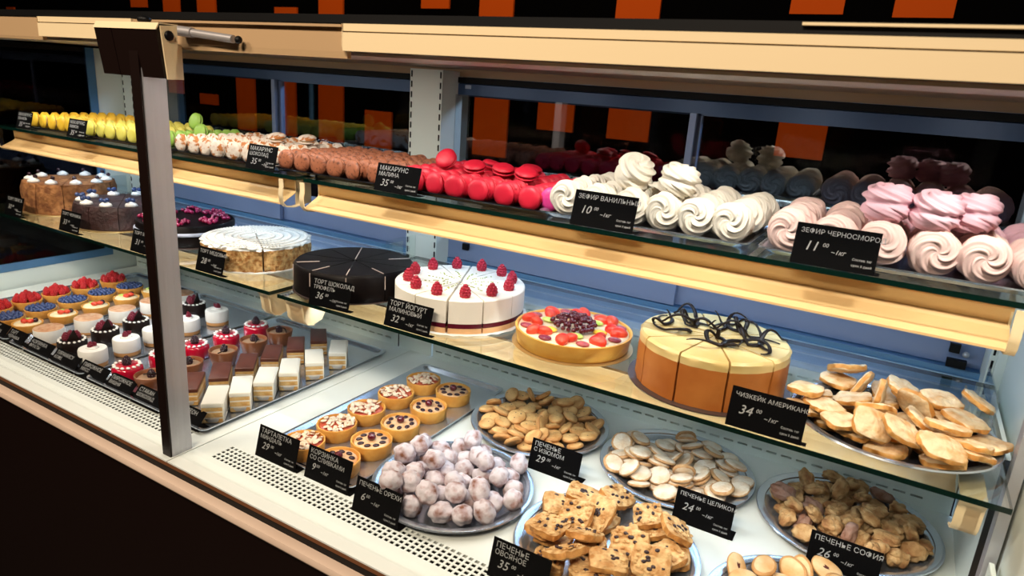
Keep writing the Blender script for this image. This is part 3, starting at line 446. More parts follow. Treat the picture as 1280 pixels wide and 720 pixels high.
HEAPS=json.loads('''{"raisin":[[0.006,-0.0337,0.0064,0.47,-0,0,-0.88],[-0.0139,0.0202,0.0089,0.34,0.01,-0.1,0.93],[-0.0043,-0.0383,0.0182,0.99,0,0,0.11],[0.0269,0.0514,0.0064,0.97,0,0,0.22],[-0.0486,-0.0085,0.0109,0.92,-0.01,0.16,0.37],[0.0459,-0.0256,0.0087,0.98,0.03,-0.07,-0.16],[-0.014,0.0549,0.0064,1,0,-0,-0.04],[-0.032,-0.051,0.0064,0.63,-0,0,0.78],[0.0583,0.0095,0.0129,0.59,-0.2,-0.26,0.74],[-0.0614,0.0266,0.0064,0.21,-0,0,-0.98],[0.0282,-0.0624,0.0064,0.26,-0,-0,-0.97],[0.0078,0.06,0.0188,0.72,0.01,-0.02,0.69],[-0.0669,-0.0366,0.0064,0.55,-0,0,0.84],[0.0813,-0.0167,0.0064,0.59,0,-0,0.81],[-0.0501,0.067,0.01,0.73,-0.09,0.08,0.67],[-0.0111,-0.0868,0.0064,0.93,0,0,-0.37],[0.066,0.0454,0.0064,0.95,-0,0,0.32],[-0.097,0.0108,0.0064,0.72,0,-0,-0.69],[0.0699,-0.0648,0.0064,0.99,0,-0,0.13],[-0.0056,0.0969,0.0064,0.25,0,-0,-0.97],[-0.0642,-0.0777,0.0064,0.55,0,0,-0.83],[0.1007,0.0143,0.0064,0.1,0,-0,0.99],[-0.0862,0.0561,0.0069,0.07,0.01,0,1],[0.0239,-0.1015,0.0073,0.61,0,-0.04,-0.79],[0.0291,0.0846,0.0131,0.93,0.32,-0.05,0.2],[-0.1023,-0.0319,0.0079,0.58,-0.06,0.01,-0.81],[-0.1185,-0.0309,0.0205,0.83,-0.1,-0.03,0.55],[-0.0835,-0.0879,0.0185,0.76,-0.01,0.01,-0.65],[-0.1101,0.0623,0.0237,0.42,-0.01,-0.32,0.85],[-0.1296,0.0351,0.0187,0.08,-0.57,-0.82,0.03],[0.0247,0.1197,0.013,0.82,0.24,0.1,-0.52],[0.1366,-0.0188,0.0193,0.08,-0.32,0.94,-0.04],[-0.0424,0.0923,0.0295,0.33,0.19,0.93,0.01],[-0.005,0.1009,0.0182,0,0.63,0.78,0],[-0.0433,0.1051,0.0112,0.15,0.07,0.18,-0.97],[0.1084,0.0623,0.0141,0.15,-0.95,0,-0.26],[0.1089,-0.0469,0.0122,0.93,-0.02,-0.21,-0.31],[-0.1186,-0.0043,0.0263,0.28,-0.28,0.18,0.9],[-0.0935,0.0809,0.0189,0.96,-0.01,0.02,-0.27],[0.0579,0.1034,0.0127,0.5,0.23,0.05,-0.83],[0.0806,0.0745,0.0155,0.91,-0.31,-0.13,0.26],[-0.011,0.1395,0.0196,0.02,-0.14,-0.99,-0.08],[-0.0729,0.0924,0.0223,0.28,-0.29,-0.82,0.41],[0.0333,0.1156,0.0252,0.07,-0.08,0.96,0.25],[-0.0261,-0.1165,0.0169,0.92,-0.36,-0.13,0.05],[-0.0429,-0.0964,0.0175,0.93,-0.09,0.05,0.36],[0.002,-0.1226,0.0198,0.45,-0.39,0.06,0.81],[0.0946,0.0026,0.0182,0,-0.07,-1,-0],[-0.0925,-0.0568,0.0147,0.89,0.23,0.01,0.39],[0.1265,-0.0217,0.0296,0.87,-0.05,-0.07,0.49],[0.1142,0.0273,0.0215,0.12,-0.47,-0.84,0.22],[0.0315,-0.0899,0.0265,0.23,-0.3,0.91,0.16],[0.0603,-0.0912,0.0129,0.18,-0.96,0.06,-0.19],[-0.0281,0.0845,0.0245,0.61,0.2,-0.19,-0.75],[-0.089,0.007,0.0182,0.9,-0,-0,0.44],[0.0607,-0.0537,0.019,0.02,-0.53,0.85,-0.01],[-0.0586,-0.0621,0.0197,0.92,-0.08,0.06,-0.39],[-0.0045,-0.0988,0.025,0.56,-0.18,-0.16,-0.79],[0.0934,-0.0359,0.0203,0.71,-0.08,-0.02,0.7],[0.039,-0.0709,0.0245,0.81,0.08,-0.26,0.52],[0.0527,0.046,0.0236,0.62,0.08,0.23,0.75],[-0.0829,-0.0287,0.0246,0.29,-0.19,-0.15,-0.93],[0.0175,0.0928,0.031,0.93,0.01,-0.04,0.36],[0.0327,-0.0045,0.014,0.55,-0.28,0.07,0.78],[-0.0465,0.0269,0.0182,0.54,-0,0,-0.84],[0.0206,-0.0359,0.0271,0.16,0.82,-0.12,-0.54],[0.0277,0.0295,0.013,0.92,0.31,-0.05,0.22],[-0.0056,-0.0707,0.0206,0.36,0.93,-0.03,-0.04],[-0.0444,-0.027,0.0228,0.9,0.23,-0.02,0.38],[0.0314,0.0148,0.0268,0.8,0.05,-0.02,-0.6],[-0.0185,-0.0043,0.0185,0.25,-0.03,-0.03,0.97],[0.0082,0.0012,0.0212,0.74,-0.08,0.65,-0.12]],"powdered":[[0.0119,-0.0163,0.0145,0.14,0.82,0.49,-0.25],[-0.0091,0.0115,0.0198,0.65,-0.36,-0.29,0.6],[-0.0097,-0.0381,0.0173,0.96,-0.18,-0.01,-0.2],[0.0269,0.0299,0.0054,0.95,0,0,0.33],[-0.0392,-0.0119,0.0133,0.92,0.06,0.25,0.32],[0.0532,-0.02,0.0165,0.27,-0.47,0.84,-0.04],[-0.0213,0.0498,0.0054,0.97,0,0,-0.24],[-0.0186,-0.0502,0.0109,0.61,-0.11,0.14,0.77],[0.051,0.0211,0.02,0.5,-0.02,-0.19,0.85],[-0.0543,0.0209,0.0054,0.2,-0,-0,-0.98],[0.0296,-0.0559,0.0106,0.14,0.15,-0.07,-0.97],[0.0182,0.0609,0.0153,0.8,0.01,0.09,0.6],[-0.0589,-0.0314,0.0054,0.62,0,0,0.79],[0.0689,-0.0152,0.0092,0.61,-0.03,-0.12,0.78],[-0.0434,0.0623,0.0178,0.8,0,0.1,0.6],[-0.0085,-0.0785,0.0054,0.9,0,0,-0.43],[0.0592,0.0467,0.0101,0.99,0.02,0.15,-0],[-0.0776,0.0102,0.0161,0.69,-0.02,-0.02,-0.72],[0.0606,-0.0586,0.0054,0.99,0,-0,0.11],[-0.0072,0.0858,0.0099,0.18,-0.14,-0.01,-0.97],[-0.055,-0.0749,0.0159,0.58,-0.02,-0,-0.81],[0.0912,0.0145,0.0054,0.1,-0,-0,0.99],[-0.0706,0.0538,0.0095,0.01,0.02,-0.13,-0.99],[0.0204,-0.1023,0.0119,0.55,0.05,0.05,-0.83],[0.0491,0.0858,0.0054,0.82,-0,0,-0.57],[-0.095,-0.0259,0.0093,0.61,0.08,-0.1,-0.78],[0.0905,-0.0469,0.0126,0.83,0.13,0.09,0.53],[-0.0425,0.0918,0.006,0.77,0,0.02,-0.63],[-0.0387,-0.1065,0.0135,0.48,-0.17,0.08,0.86],[0.0928,0.0468,0.0127,0.07,0.07,0.09,0.99],[-0.0984,0.0247,0.0061,0.79,-0.01,0.02,-0.61],[0.0565,-0.0899,0.013,0.2,-0.16,-0.15,0.96],[0.0206,0.1049,0.0138,0.99,-0.07,0.01,-0.1],[-0.0821,-0.0689,0.0084,0.61,0.07,0.06,0.78],[-0.1074,0.0609,0.0174,0.16,-0.02,0.02,-0.99],[-0.1161,0.0837,0.026,0.53,-0.08,0.16,0.83],[-0.0327,0.1343,0.024,0.09,0.95,-0.3,0.07],[-0.0084,0.0928,0.0291,0.19,0.23,0.93,-0.23],[-0.1198,0.024,0.0197,0.92,0.13,0.06,-0.35],[-0.1256,-0.0745,0.0197,0.99,-0.04,0.07,0.07],[-0.1005,-0.086,0.0245,0.16,-0.97,-0.06,0.17],[0.0802,0.0902,0.0164,0.98,0.05,-0.03,0.18],[0.1265,0.0183,0.0166,0.47,-0.07,-0.05,0.88],[-0.1068,-0.0322,0.0175,0.08,-0.37,0.92,-0.07],[0.1239,0.0701,0.019,0.98,0.03,-0.08,0.18],[-0.0915,0.1166,0.0254,0.93,0.13,0.2,0.28],[0.0406,0.115,0.0212,0.53,0.02,0.1,0.84],[0.126,-0.0194,0.0202,0.95,0.15,-0.12,-0.24],[-0.1019,-0.1065,0.0299,0.78,0.24,-0.12,0.56],[0.1206,-0.0565,0.0207,0.12,-0.62,0.77,-0.02],[-0.0151,0.1128,0.0251,0.74,-0.28,-0.41,-0.45],[0.0556,-0.118,0.0207,0.77,-0.02,-0.08,0.63],[0.0143,-0.1149,0.0208,0.16,0.1,0.09,-0.98],[0.0994,-0.0935,0.0199,0.05,0.86,0.5,0.07],[-0.0588,-0.0506,0.022,0.2,0.96,-0.18,0.1],[-0.1195,0.0047,0.0245,0.11,-0.39,0.85,0.34],[0.0875,-0.0001,0.0216,0.21,0.13,-0.97,0.02],[-0.0918,0.0376,0.0274,0.02,0.98,0.14,-0.15],[0.0345,0.0615,0.0243,0.97,-0.07,0.06,0.22],[-0.0455,-0.0912,0.0266,0.99,0.1,-0.01,-0],[0.104,0.05,0.0305,0.99,-0.09,0.08,-0.02],[-0.0659,-0.0963,0.0337,0.34,-0.21,-0.24,0.88],[0.0871,0.0472,0.0237,0.98,-0.1,0.07,-0.13],[0.025,-0.067,0.022,0.7,-0.15,-0.04,0.7],[-0.08,-0.026,0.0272,0.24,-0.13,-0.01,-0.96],[0.0099,0.0739,0.0292,0.01,0.19,-0.13,-0.97],[-0.0127,-0.0746,0.025,0.96,0.2,-0.08,0.16],[0.0537,0.0726,0.0301,0.18,0.72,-0.68,0.01],[0.0302,-0.0723,0.0346,0.71,-0.15,-0.04,0.68],[0.1019,-0.0495,0.0274,0.12,-0.19,0.97,0.04],[-0.0409,0.017,0.0204,0.39,0.08,0.21,0.89],[0.051,-0.0209,0.0265,0.66,-0.11,-0.24,0.7],[0.0097,0.0226,0.0178,0.31,0.14,0.91,0.23],[0.0273,-0.0468,0.0358,0.81,-0.51,0.01,0.29],[-0.0265,-0.0328,0.0273,0.34,-0.02,0.17,0.93],[-0.0669,-0.0339,0.0374,0.8,-0.02,0.07,0.6],[-0.0177,-0.028,0.0354,0.24,-0,0.17,0.96]],"ball":[[0.0135,0.0021,0.0174,0.42,-0,-0,-0.91],[-0.0322,0.0196,0.0174,0.27,-0,0,0.96],[0.0224,-0.0292,0.0381,0.83,-0.28,0.34,0.34],[0.0367,0.0454,0.0174,0.97,0,0,0.22],[-0.0689,-0.0099,0.0174,0.88,-0,0,0.48],[0.0558,-0.0344,0.0174,0.99,-0,0,-0.14],[-0.0212,0.0746,0.0174,1,-0,-0,0.09],[-0.0372,-0.0713,0.0174,0.65,-0,0,0.76],[-0.0025,0.0404,0.0198,0.57,-0.27,-0.65,-0.42],[-0.0853,0.0324,0.0174,0.23,-0,0,-0.97],[0.0389,-0.0906,0.0174,0.28,-0,-0,-0.96],[-0.0099,0.1128,0.0202,0.85,-0.51,-0.11,0.05],[-0.0915,-0.0449,0.0202,0.49,-0.08,0.08,0.86],[0.0985,-0.0204,0.0218,0.44,-0.14,-0.27,0.84],[-0.0812,0.0724,0.0193,0.67,0.59,0.45,0.09],[-0.0257,0.1007,0.0494,0.79,0.33,-0.05,-0.52],[0.1447,0.035,0.0392,0.21,0.46,-0.84,-0.2],[-0.1369,-0.0228,0.0311,0.66,0.58,-0.29,-0.38],[-0.1119,-0.0966,0.0342,0.84,0.34,-0.33,-0.27],[0.0397,0.0868,0.019,0.03,-0.42,-0.57,0.71],[0.1158,0.0712,0.0317,0.17,-0.53,0.41,-0.73],[-0.1507,-0.005,0.0641,0.6,0.15,-0.22,0.76],[-0.0508,0.0987,0.0209,0.03,-0.51,-0.17,-0.85],[-0.0948,0.111,0.0323,0.17,0.11,-0.64,-0.74],[-0.1462,0.0187,0.035,0.73,0.23,-0.62,0.18],[0.0461,-0.1365,0.0342,0.47,0.14,0.45,-0.75],[0.1286,-0.0027,0.0296,0.13,-0.56,-0.56,0.6],[-0.0628,-0.0986,0.0246,0.78,0.29,0.26,-0.49],[0.1063,-0.0594,0.0279,0.09,0.48,-0.17,0.86],[0.1396,-0.0398,0.0334,0.36,-0.04,-0.75,-0.56],[-0.0101,-0.1105,0.0202,0.71,0.1,-0.54,-0.43],[-0.0497,-0.1369,0.0317,0.56,-0.07,-0.05,-0.82],[0.0756,-0.0802,0.0213,0.18,0.54,0.82,0.06],[0.0781,0.1055,0.0307,0.45,-0.15,-0.76,0.45],[0.0768,0.0691,0.0191,0.05,0.04,-0.6,-0.8],[-0.1132,0.0046,0.0211,0.43,-0.5,0.14,0.74],[-0.0408,-0.0055,0.0499,0.39,-0.84,-0.12,0.36],[-0.1213,-0.0583,0.0403,0.8,0.44,0.05,0.4],[0.1082,0.0349,0.0209,0.33,0.33,0.72,-0.51],[-0.0518,0.0517,0.0195,0.73,-0.53,-0.43,-0.01],[-0.0813,-0.0741,0.0451,0.75,-0.42,-0.12,0.5],[0.078,0.033,0.0392,0.5,-0.31,-0.41,0.69],[0.0103,-0.0606,0.0202,0.42,-0.03,0.84,-0.34],[-0.0982,-0.0209,0.0494,0.45,-0.8,-0.25,0.3],[-0.0923,0.0176,0.051,0,-0.38,-0.92,-0.12],[0.1482,-0.0128,0.0599,0.89,0.06,0.29,-0.36],[0.08,-0.0373,0.0482,0.4,0.32,0.09,0.85],[0.0072,-0.0895,0.0429,0.86,0.38,0.2,-0.27],[0.0112,0.0663,0.0408,0.89,-0.37,0.27,0.02],[0.0478,0.1299,0.0332,0.88,-0.32,0.35,0.08],[0.0467,-0.0609,0.0429,0.91,0.38,-0.14,0.06],[-0.0561,-0.0433,0.0358,0.4,0.28,0.83,-0.26],[0.052,0.0087,0.0195,0.08,-0.15,-0.52,-0.83],[-0.0223,0.1451,0.0319,0.01,-0.21,0.97,0.08],[-0.0295,-0.0894,0.0503,0.48,0.13,-0.1,0.86],[-0.028,-0.0199,0.018,0.7,-0.7,0.07,-0.07],[-0.1128,0.0543,0.0304,0.32,-0.78,-0.16,-0.52],[-0.0465,-0.1219,0.0634,0.06,0.4,-0.91,0.06],[0.0397,0.0429,0.053,0.19,-0.28,-0.79,0.52]],"granola":[[0.0002,-0.0622,0.0087,0.31,-0,0,-0.95],[-0.0196,-0.0201,0.0194,0.62,-0.14,0.04,0.77],[0.009,-0.0865,0.0251,1,0,0,0.08],[0.0533,0.0887,0.016,0.96,0.03,-0.12,0.24],[-0.0803,-0.0289,0.0108,1,-0.04,-0,0.01],[0.0783,-0.0417,0.0109,0.99,-0.04,-0,-0.15],[-0.0346,0.063,0.0087,0.77,-0,-0,0.64],[-0.0564,-0.096,0.0165,0.58,-0.01,0.1,0.81],[0.1018,0.0373,0.0151,0.57,-0.07,-0.11,0.81],[-0.1095,0.0473,0.0181,0.25,-0.1,0.08,-0.96],[-0.08,0.0839,0.0317,0.08,-0.12,-0.01,-0.99],[-0.0283,0.1144,0.0326,0.8,0.07,0.15,0.57],[0.036,0.0956,0.0298,0.56,-0.06,-0.11,0.82],[0.0938,0.0623,0.0477,0.47,0.09,0.21,0.85],[-0.098,-0.0326,0.0275,0.76,-0.03,0.03,0.65],[0.095,0.0138,0.0286,0.93,0.1,-0.11,-0.35],[-0.0321,-0.0955,0.047,0.95,-0.13,-0.25,-0.16],[-0.0786,-0.051,0.0455,0.67,-0.03,-0.03,-0.74],[0.0848,-0.0334,0.0423,0.93,0.34,0.06,0.12],[0.0308,-0.0698,0.0415,0.21,-0,0,-0.98],[-0.034,0.0444,0.0361,0.6,0.24,0.2,-0.73],[0.0413,-0.0089,0.0393,0,-0.07,-0.33,0.94],[-0.0641,0.0196,0.0348,0.01,-0.15,-0.29,0.95],[-0.0223,-0.0389,0.0467,0.68,-0.08,-0.21,-0.7],[0.0242,0.0235,0.0209,0.82,0.23,-0.14,-0.51]],"brush":[[0.0093,-0.0338,0.0109,0.18,0,-0,-0.98],[-0.0192,0.0208,0.0148,0.37,-0.05,0.19,-0.91],[-0.0209,-0.0151,0.0195,0.76,-0.34,0.3,0.46],[0.0258,0.0528,0.0109,0.96,-0,0,0.27],[-0.0552,-0.0072,0.019,0.82,-0.46,0.27,0.2],[0.0699,-0.0177,0.0317,0.9,0,-0,-0.43],[-0.0126,0.057,0.0109,0.97,0,-0,0.25],[-0.0271,-0.0446,0.0109,0.67,0,0,0.74],[0.0537,0.0196,0.0162,0.34,-0.19,-0.44,0.81],[-0.0566,0.0246,0.0109,0.21,0,-0,-0.98],[0.0231,-0.0625,0.0177,0.41,0.16,0.28,-0.85],[0.0157,0.0688,0.029,0.71,-0.31,0.06,0.63],[-0.0628,-0.0342,0.0109,0.5,0,0,0.87],[0.0747,-0.0162,0.0109,0.6,-0,-0,0.8],[-0.0504,0.0622,0.0177,0.52,0.04,-0.45,0.73],[-0.0112,-0.0825,0.0109,0.91,0,-0,-0.41],[0.0664,0.0497,0.0134,0.99,-0.02,0.09,-0.06],[-0.0874,0.0096,0.0166,0.73,0.3,-0.36,-0.49],[0.0614,-0.0592,0.0109,0.99,-0,-0,0.11],[-0.0038,0.0913,0.0109,0.17,-0,-0,-0.99],[-0.0655,-0.0742,0.0166,0.59,0.33,-0.21,-0.71],[0.0928,0.0163,0.0109,0.09,-0,0,1],[-0.0928,0.0535,0.0117,0.53,-0.01,0.03,-0.85],[0.0212,-0.1007,0.0112,0.64,-0.01,-0.01,-0.77],[0.0453,0.0843,0.0109,0.91,-0,-0,-0.42],[-0.0974,-0.0297,0.0109,0.52,0,-0,-0.85],[0.084,-0.0769,0.0185,0.87,0.36,0.26,0.23],[-0.0404,0.0924,0.0109,0.72,0,-0,-0.69],[-0.0377,-0.1019,0.0126,0.36,-0.02,0.07,0.93],[0.1041,0.0501,0.0202,0.28,0.09,-0.04,0.95],[-0.13,0.0438,0.0238,0.84,0.07,0.05,0.54],[-0.1189,0.0058,0.0159,0.54,0.23,0.13,0.8],[-0.0461,0.1447,0.0319,0.13,0.06,-0.45,-0.88],[0.0035,0.1529,0.0316,0.03,-0.02,-0.55,0.84],[-0.0357,0.1193,0.026,0.17,-0.12,-0.25,-0.95],[0.0061,0.1231,0.0199,0.18,-0.98,0.01,-0.01],[-0.091,-0.0739,0.0208,0.79,0.24,-0.3,-0.48],[0.1293,0.0801,0.032,0.07,0.7,0.61,0.36],[0.1202,-0.0126,0.0166,0.28,0.54,0.77,0.16],[0.087,-0.1052,0.0313,0.78,0.1,0.28,-0.55],[-0.1305,-0.0428,0.0238,0.63,0.05,0.07,0.77],[-0.0574,-0.1153,0.0279,0.15,-0.19,-0.23,0.94],[0.0501,0.1098,0.0232,0.22,0.1,0.4,0.89],[0.1008,0.1044,0.0251,0.49,-0.02,-0.08,0.87],[-0.08,0.0849,0.021,0.52,0.11,-0.73,0.43],[-0.0853,-0.051,0.0371,0.58,-0.07,0.36,0.73],[0.0892,0.0234,0.0317,0.09,-0,0,1],[0.1049,-0.0433,0.0182,0.62,-0.75,-0.1,-0.19],[-0.0035,-0.1251,0.0197,0.86,-0.27,-0.13,-0.42],[0.0793,0.0777,0.0217,0.68,-0.34,0.23,0.61],[0.0506,-0.0858,0.0264,0.87,0.33,-0.35,-0.1],[0.0092,-0.0812,0.0368,0.62,-0.44,-0.53,0.38],[-0.0511,-0.0573,0.0359,0.3,-0.38,-0.08,-0.87],[-0.0637,0.043,0.0308,0.14,0.96,-0.1,0.22],[0.0987,-0.0166,0.0373,0.5,0.37,-0.78,-0.06],[0.0624,-0.0512,0.0317,0.98,-0,-0,-0.17],[-0.0197,-0.0695,0.0341,0.69,-0.04,0.1,-0.71],[0.1182,-0.0749,0.0258,0.01,0.47,-0.88,0.02],[-0.004,0.0826,0.0384,0.6,-0.44,-0.08,0.66],[0.07,0.1344,0.0318,0.48,-0.11,-0.53,0.69],[-0.0209,0.0504,0.0418,0.31,0.7,-0.12,0.63],[-0.141,0.0059,0.0335,0.89,-0.12,-0.4,0.2],[-0.1104,-0.0133,0.0353,0.94,0.33,0.02,-0.01],[0.0427,-0.1167,0.0304,0.78,0.18,-0.33,0.51],[0.0354,-0.0261,0.0445,0.03,-0.24,-0.16,-0.96],[0.0058,-0.0381,0.0317,0.33,0,-0,-0.94],[0.0323,-0.0032,0.0168,0.53,-0.35,-0.42,0.64],[0.0402,0.0071,0.0422,0.17,-0.09,-0.02,-0.98],[0.0091,0.0037,0.0194,0.31,0.6,0.57,0.46]],"jam":[[0.0206,-0.0005,0.0054,0.43,-0,-0,-0.9],[-0.0269,0.0229,0.0054,0.41,-0,-0,0.91],[0.004,-0.0466,0.0054,0.99,0,-0,0.12],[0.0343,0.0455,0.0054,0.96,-0,0,0.28],[-0.0635,-0.0091,0.0054,0.95,0,0,0.3],[0.0579,-0.0364,0.0054,0.98,0,-0,-0.17],[-0.0197,0.0718,0.0054,1,0,-0,-0.03],[-0.0381,-0.0747,0.0054,0.62,0,0,0.79],[0.0815,0.0295,0.0054,0.56,0,0,0.82],[-0.0835,0.0339,0.0054,0.25,-0,-0,-0.97],[0.0404,-0.0872,0.0054,0.16,0,0,-0.99],[0.0312,0.0948,0.0071,0.8,0.06,-0,0.59],[-0.0776,-0.0497,0.0073,0.31,-0.05,-0,0.95],[0.1069,-0.0235,0.0082,0.6,-0.09,-0.06,0.8],[-0.1156,0.0602,0.0169,0.51,0.32,0.03,0.8],[-0.0576,0.0797,0.0101,0.12,0.03,0.99,-0.04],[-0.039,0.1079,0.0177,0.08,0.36,0.85,0.37],[0.0334,0.1092,0.0208,0.06,-0.98,0.13,0.11],[-0.018,0.1434,0.0194,0.88,0.07,0.05,-0.47],[0.0073,0.132,0.0241,0.07,0.17,-0.19,0.96],[-0.1014,0.0373,0.0181,0.45,-0.05,0.1,-0.89],[-0.0803,0.0915,0.0173,0.02,-0.64,0.77,0.02],[-0.027,0.1154,0.017,0,-0.55,-0.75,-0.38],[-0.0403,0.0445,0.0146,0.93,-0.08,-0.07,0.35]],"butter":[[0.0253,0.0224,0.0374,0.17,-0.3,-0.78,0.52],[0.0567,0.0489,0.0456,0.07,-0.96,-0.27,-0],[-0.0113,-0.0262,0.0207,0.97,-0.22,-0.09,-0.04],[0.0291,0.0345,0.0065,0.96,-0,0,0.27],[-0.112,-0.0546,0.0205,0.94,-0.01,0.03,0.33],[0.036,-0.0226,0.0321,0.97,-0.05,0.24,0.06],[-0.0207,0.0616,0.014,0.99,-0.14,-0.02,-0.09],[-0.0452,-0.0817,0.019,0.2,-0.01,-0.01,0.98],[0.0755,0.0271,0.0291,0.42,0.03,-0.07,0.91],[-0.074,0.0276,0.0065,0.25,-0,-0,-0.97],[0.0158,-0.0617,0.0209,0.12,0.03,-0.07,-0.99],[0.0196,0.0835,0.0241,0.85,0.11,0.14,0.5],[-0.0779,-0.0428,0.0065,0.56,-0,0,0.83],[0.0832,0.0093,0.0065,0.82,0,-0,0.57],[-0.0484,0.0713,0.031,0.58,-0.5,-0.26,0.59],[-0.0035,-0.0943,0.0092,0.99,-0.01,-0.05,-0.14],[0.0797,0.0596,0.0186,1,0,0,-0],[-0.1096,0.0045,0.0248,0.65,-0.07,-0.1,-0.75],[0.0551,-0.0457,0.0065,1,0,0,0.04],[-0.0082,0.1156,0.0139,0.09,0,0.15,-0.98],[-0.047,0.1349,0.0433,0.19,-0.23,-0.21,-0.93],[-0.0138,0.1326,0.0449,0.37,0.08,0.31,0.88],[0.0279,0.1384,0.0388,0.14,0.14,0.28,0.94],[0.023,0.1315,0.0695,0.08,-0.42,0.87,0.24],[-0.0147,0.1589,0.0656,0.22,-0.13,-0.66,-0.7],[0.0651,0.1008,0.0278,0.53,-0.11,-0.08,-0.84],[0.118,-0.0126,0.02,0.87,-0.03,-0.02,0.49],[0.1273,0.0441,0.0443,0.42,-0.08,0.76,-0.49],[0.1423,0.0191,0.0519,0.48,0.57,-0.5,0.45],[0.14,-0.0295,0.0371,0.11,0.62,-0.77,-0.07],[0.1033,0.0868,0.0331,0.75,-0.17,0.15,-0.62],[0.1047,0.0772,0.0467,0.21,0.57,-0.79,-0.1],[-0.0832,0.0969,0.021,0.99,0.04,0.01,-0.16],[-0.1183,0.0613,0.0343,0.57,0.17,0.02,0.81],[-0.0749,0.0981,0.0443,0.21,0.07,-0.23,-0.95],[0.0667,0.1257,0.0569,0.14,0.71,-0.03,-0.69],[0.0621,-0.098,0.0146,0.99,-0.11,-0.06,0.04],[0.0905,-0.0675,0.0235,0.37,-0.07,-0.1,-0.92],[0.0093,-0.1394,0.032,0.71,-0.18,0.13,-0.67],[-0.1188,-0.0397,0.0444,0.04,0.79,0.61,-0.01],[-0.0595,-0.0905,0.0307,0.95,-0,-0.01,0.32],[-0.0892,-0.0543,0.032,0.95,-0.01,0.02,0.31],[0.0881,-0.0618,0.0347,0.19,0.01,0.12,0.97],[0.0091,-0.1067,0.0466,0.96,0.08,0.23,0.16],[0.055,-0.1171,0.0416,0.98,0.1,0.12,0.15],[-0.0258,-0.1004,0.0408,0.93,0.31,0.17,0.12],[0.0856,0.0008,0.0416,0.43,0.08,0.02,0.9],[-0.0558,0.0106,0.0286,0.98,-0.03,-0.17,-0.03],[0.0622,-0.0533,0.0466,0.89,-0.09,0.08,0.43],[-0.0212,0.0125,0.04,0.66,0.27,0.67,0.21],[0.0086,0.0737,0.0406,0.15,-0.66,-0.73,0.1],[-0.0243,-0.0397,0.0404,0.82,-0.25,0.08,0.51],[-0.0649,0.1393,0.0849,0.3,0.01,-0.82,-0.49]]}''')
# cookie materials
M_RAIS=mat('raisin_cookie_dough',(.80,.50,.20),.62,col2=(.52,.23,.06),nscale=34,nlo=.42,nhi=.72,bump=.25,bscale=180)
M_RAISE=mat('cookie_brown_edge',(.50,.22,.06),.6,col2=(.62,.32,.11),nscale=60)
M_RAISD=mat('dark_raisin',(.03,.012,.015),.4)
M_POWD=mat('sugar_dusted_cookie',(.84,.74,.60),.75,col2=(.66,.42,.20),nscale=45,nlo=.45,nhi=.78,bump=.3,bscale=220)
M_POWDE=mat('dusted_cookie_edge',(.50,.25,.09),.7,col2=(.68,.45,.24),nscale=90)
M_BALL=mat('sugar_powdered_ball',(.64,.58,.62),.85,col2=(.20,.075,.04),nscale=48,nlo=.48,nhi=.70,bump=1,bscale=70,col3=(.46,.34,.35))
M_GRAN=mat('oat_bar',(.82,.55,.25),.6,col2=(.50,.23,.06),nscale=70,nlo=.38,nhi=.66,bump=.9,bscale=110)
M_GRANS=mat('oat_bar_side',(.70,.34,.09),.6,col2=(.48,.20,.05),nscale=80,bump=.6,bscale=150)
M_BRUSH=mat('rye_cookie',(.66,.43,.20),.7,col2=(.30,.115,.035),nscale=42,nlo=.36,nhi=.68,bump=1,bscale=130,col3=(.50,.27,.10))
M_BRUSHD=mat('dark_rye_cookie',(.26,.11,.06),.7,col2=(.42,.26,.20),nscale=50,bump=.9,bscale=100)
M_JAM=mat('thin_butter_cookie',(.85,.62,.34),.6,col2=(.70,.36,.12),nscale=30,bump=.2)
M_JAMD=mat('dark_jam_fill',(.10,.02,.015),.3)
M_BUT=mat('butter_cookie',(.84,.66,.42),.6,col2=(.62,.30,.08),nscale=55,nlo=.44,nhi=.74,bump=.9,bscale=120)
M_BUTE=mat('butter_cookie_edge',(.60,.24,.04),.6,col2=(.78,.45,.15),nscale=60,bump=.4)
def disc_cookie(a,b_,h,mt,me_,seed,wav=.06,crimp=0,extra=None):
    m=MB(); rnd=random.Random(seed)
    prof=[(0,h*1.0),(.45,h*.98),(.78,h*.82),(.95,h*.35),(1.0,-h*.1),(.96,-h*.55),(.80,-h*.8),(0,-h*.85)]
    def wob(r,z,ang,k):
        q=1+wav*noise.noise(Vector((math.cos(ang)*1.3,math.sin(ang)*1.3,seed*3.1)))*(r>0)
        if crimp: q*=1+crimp*math.cos(ang*16)*(r>.7)
        zz=z+h*.22*noise.noise(Vector((r*math.cos(ang)*3,r*math.sin(ang)*3,seed)))*(r<.9)
        return r*q,zz
    m.lathe([(p,q) for p,q in prof],32,0,wob=wob)
    m.v=[(x*a,y*b_,z) for x,y,z in m.v]
    # faces of bands k>=3 take edge material
    idx=0
    n=len(prof)
    for i in range(len(m.f)):
        k=i%(n-1); m.m[i]=1 if 3<=k<=5 else 0
    if extra: extra(m,rnd)
    return m
def raisins(n,h,a):
    def f(m,rnd):
        for _ in range(n):
            t=rnd.uniform(0,6.28);r=rnd.uniform(.1,.7)*a
            m.blob((r*math.cos(t),r*math.sin(t),h*.82),.0024,.0018,.0012,7,5,mi=2)
            if rnd.random()<.3: m.blob((r*math.cos(t+2),r*math.sin(t+2),-h*.75),.002,.0016,.001,7,5,mi=2)
    return f
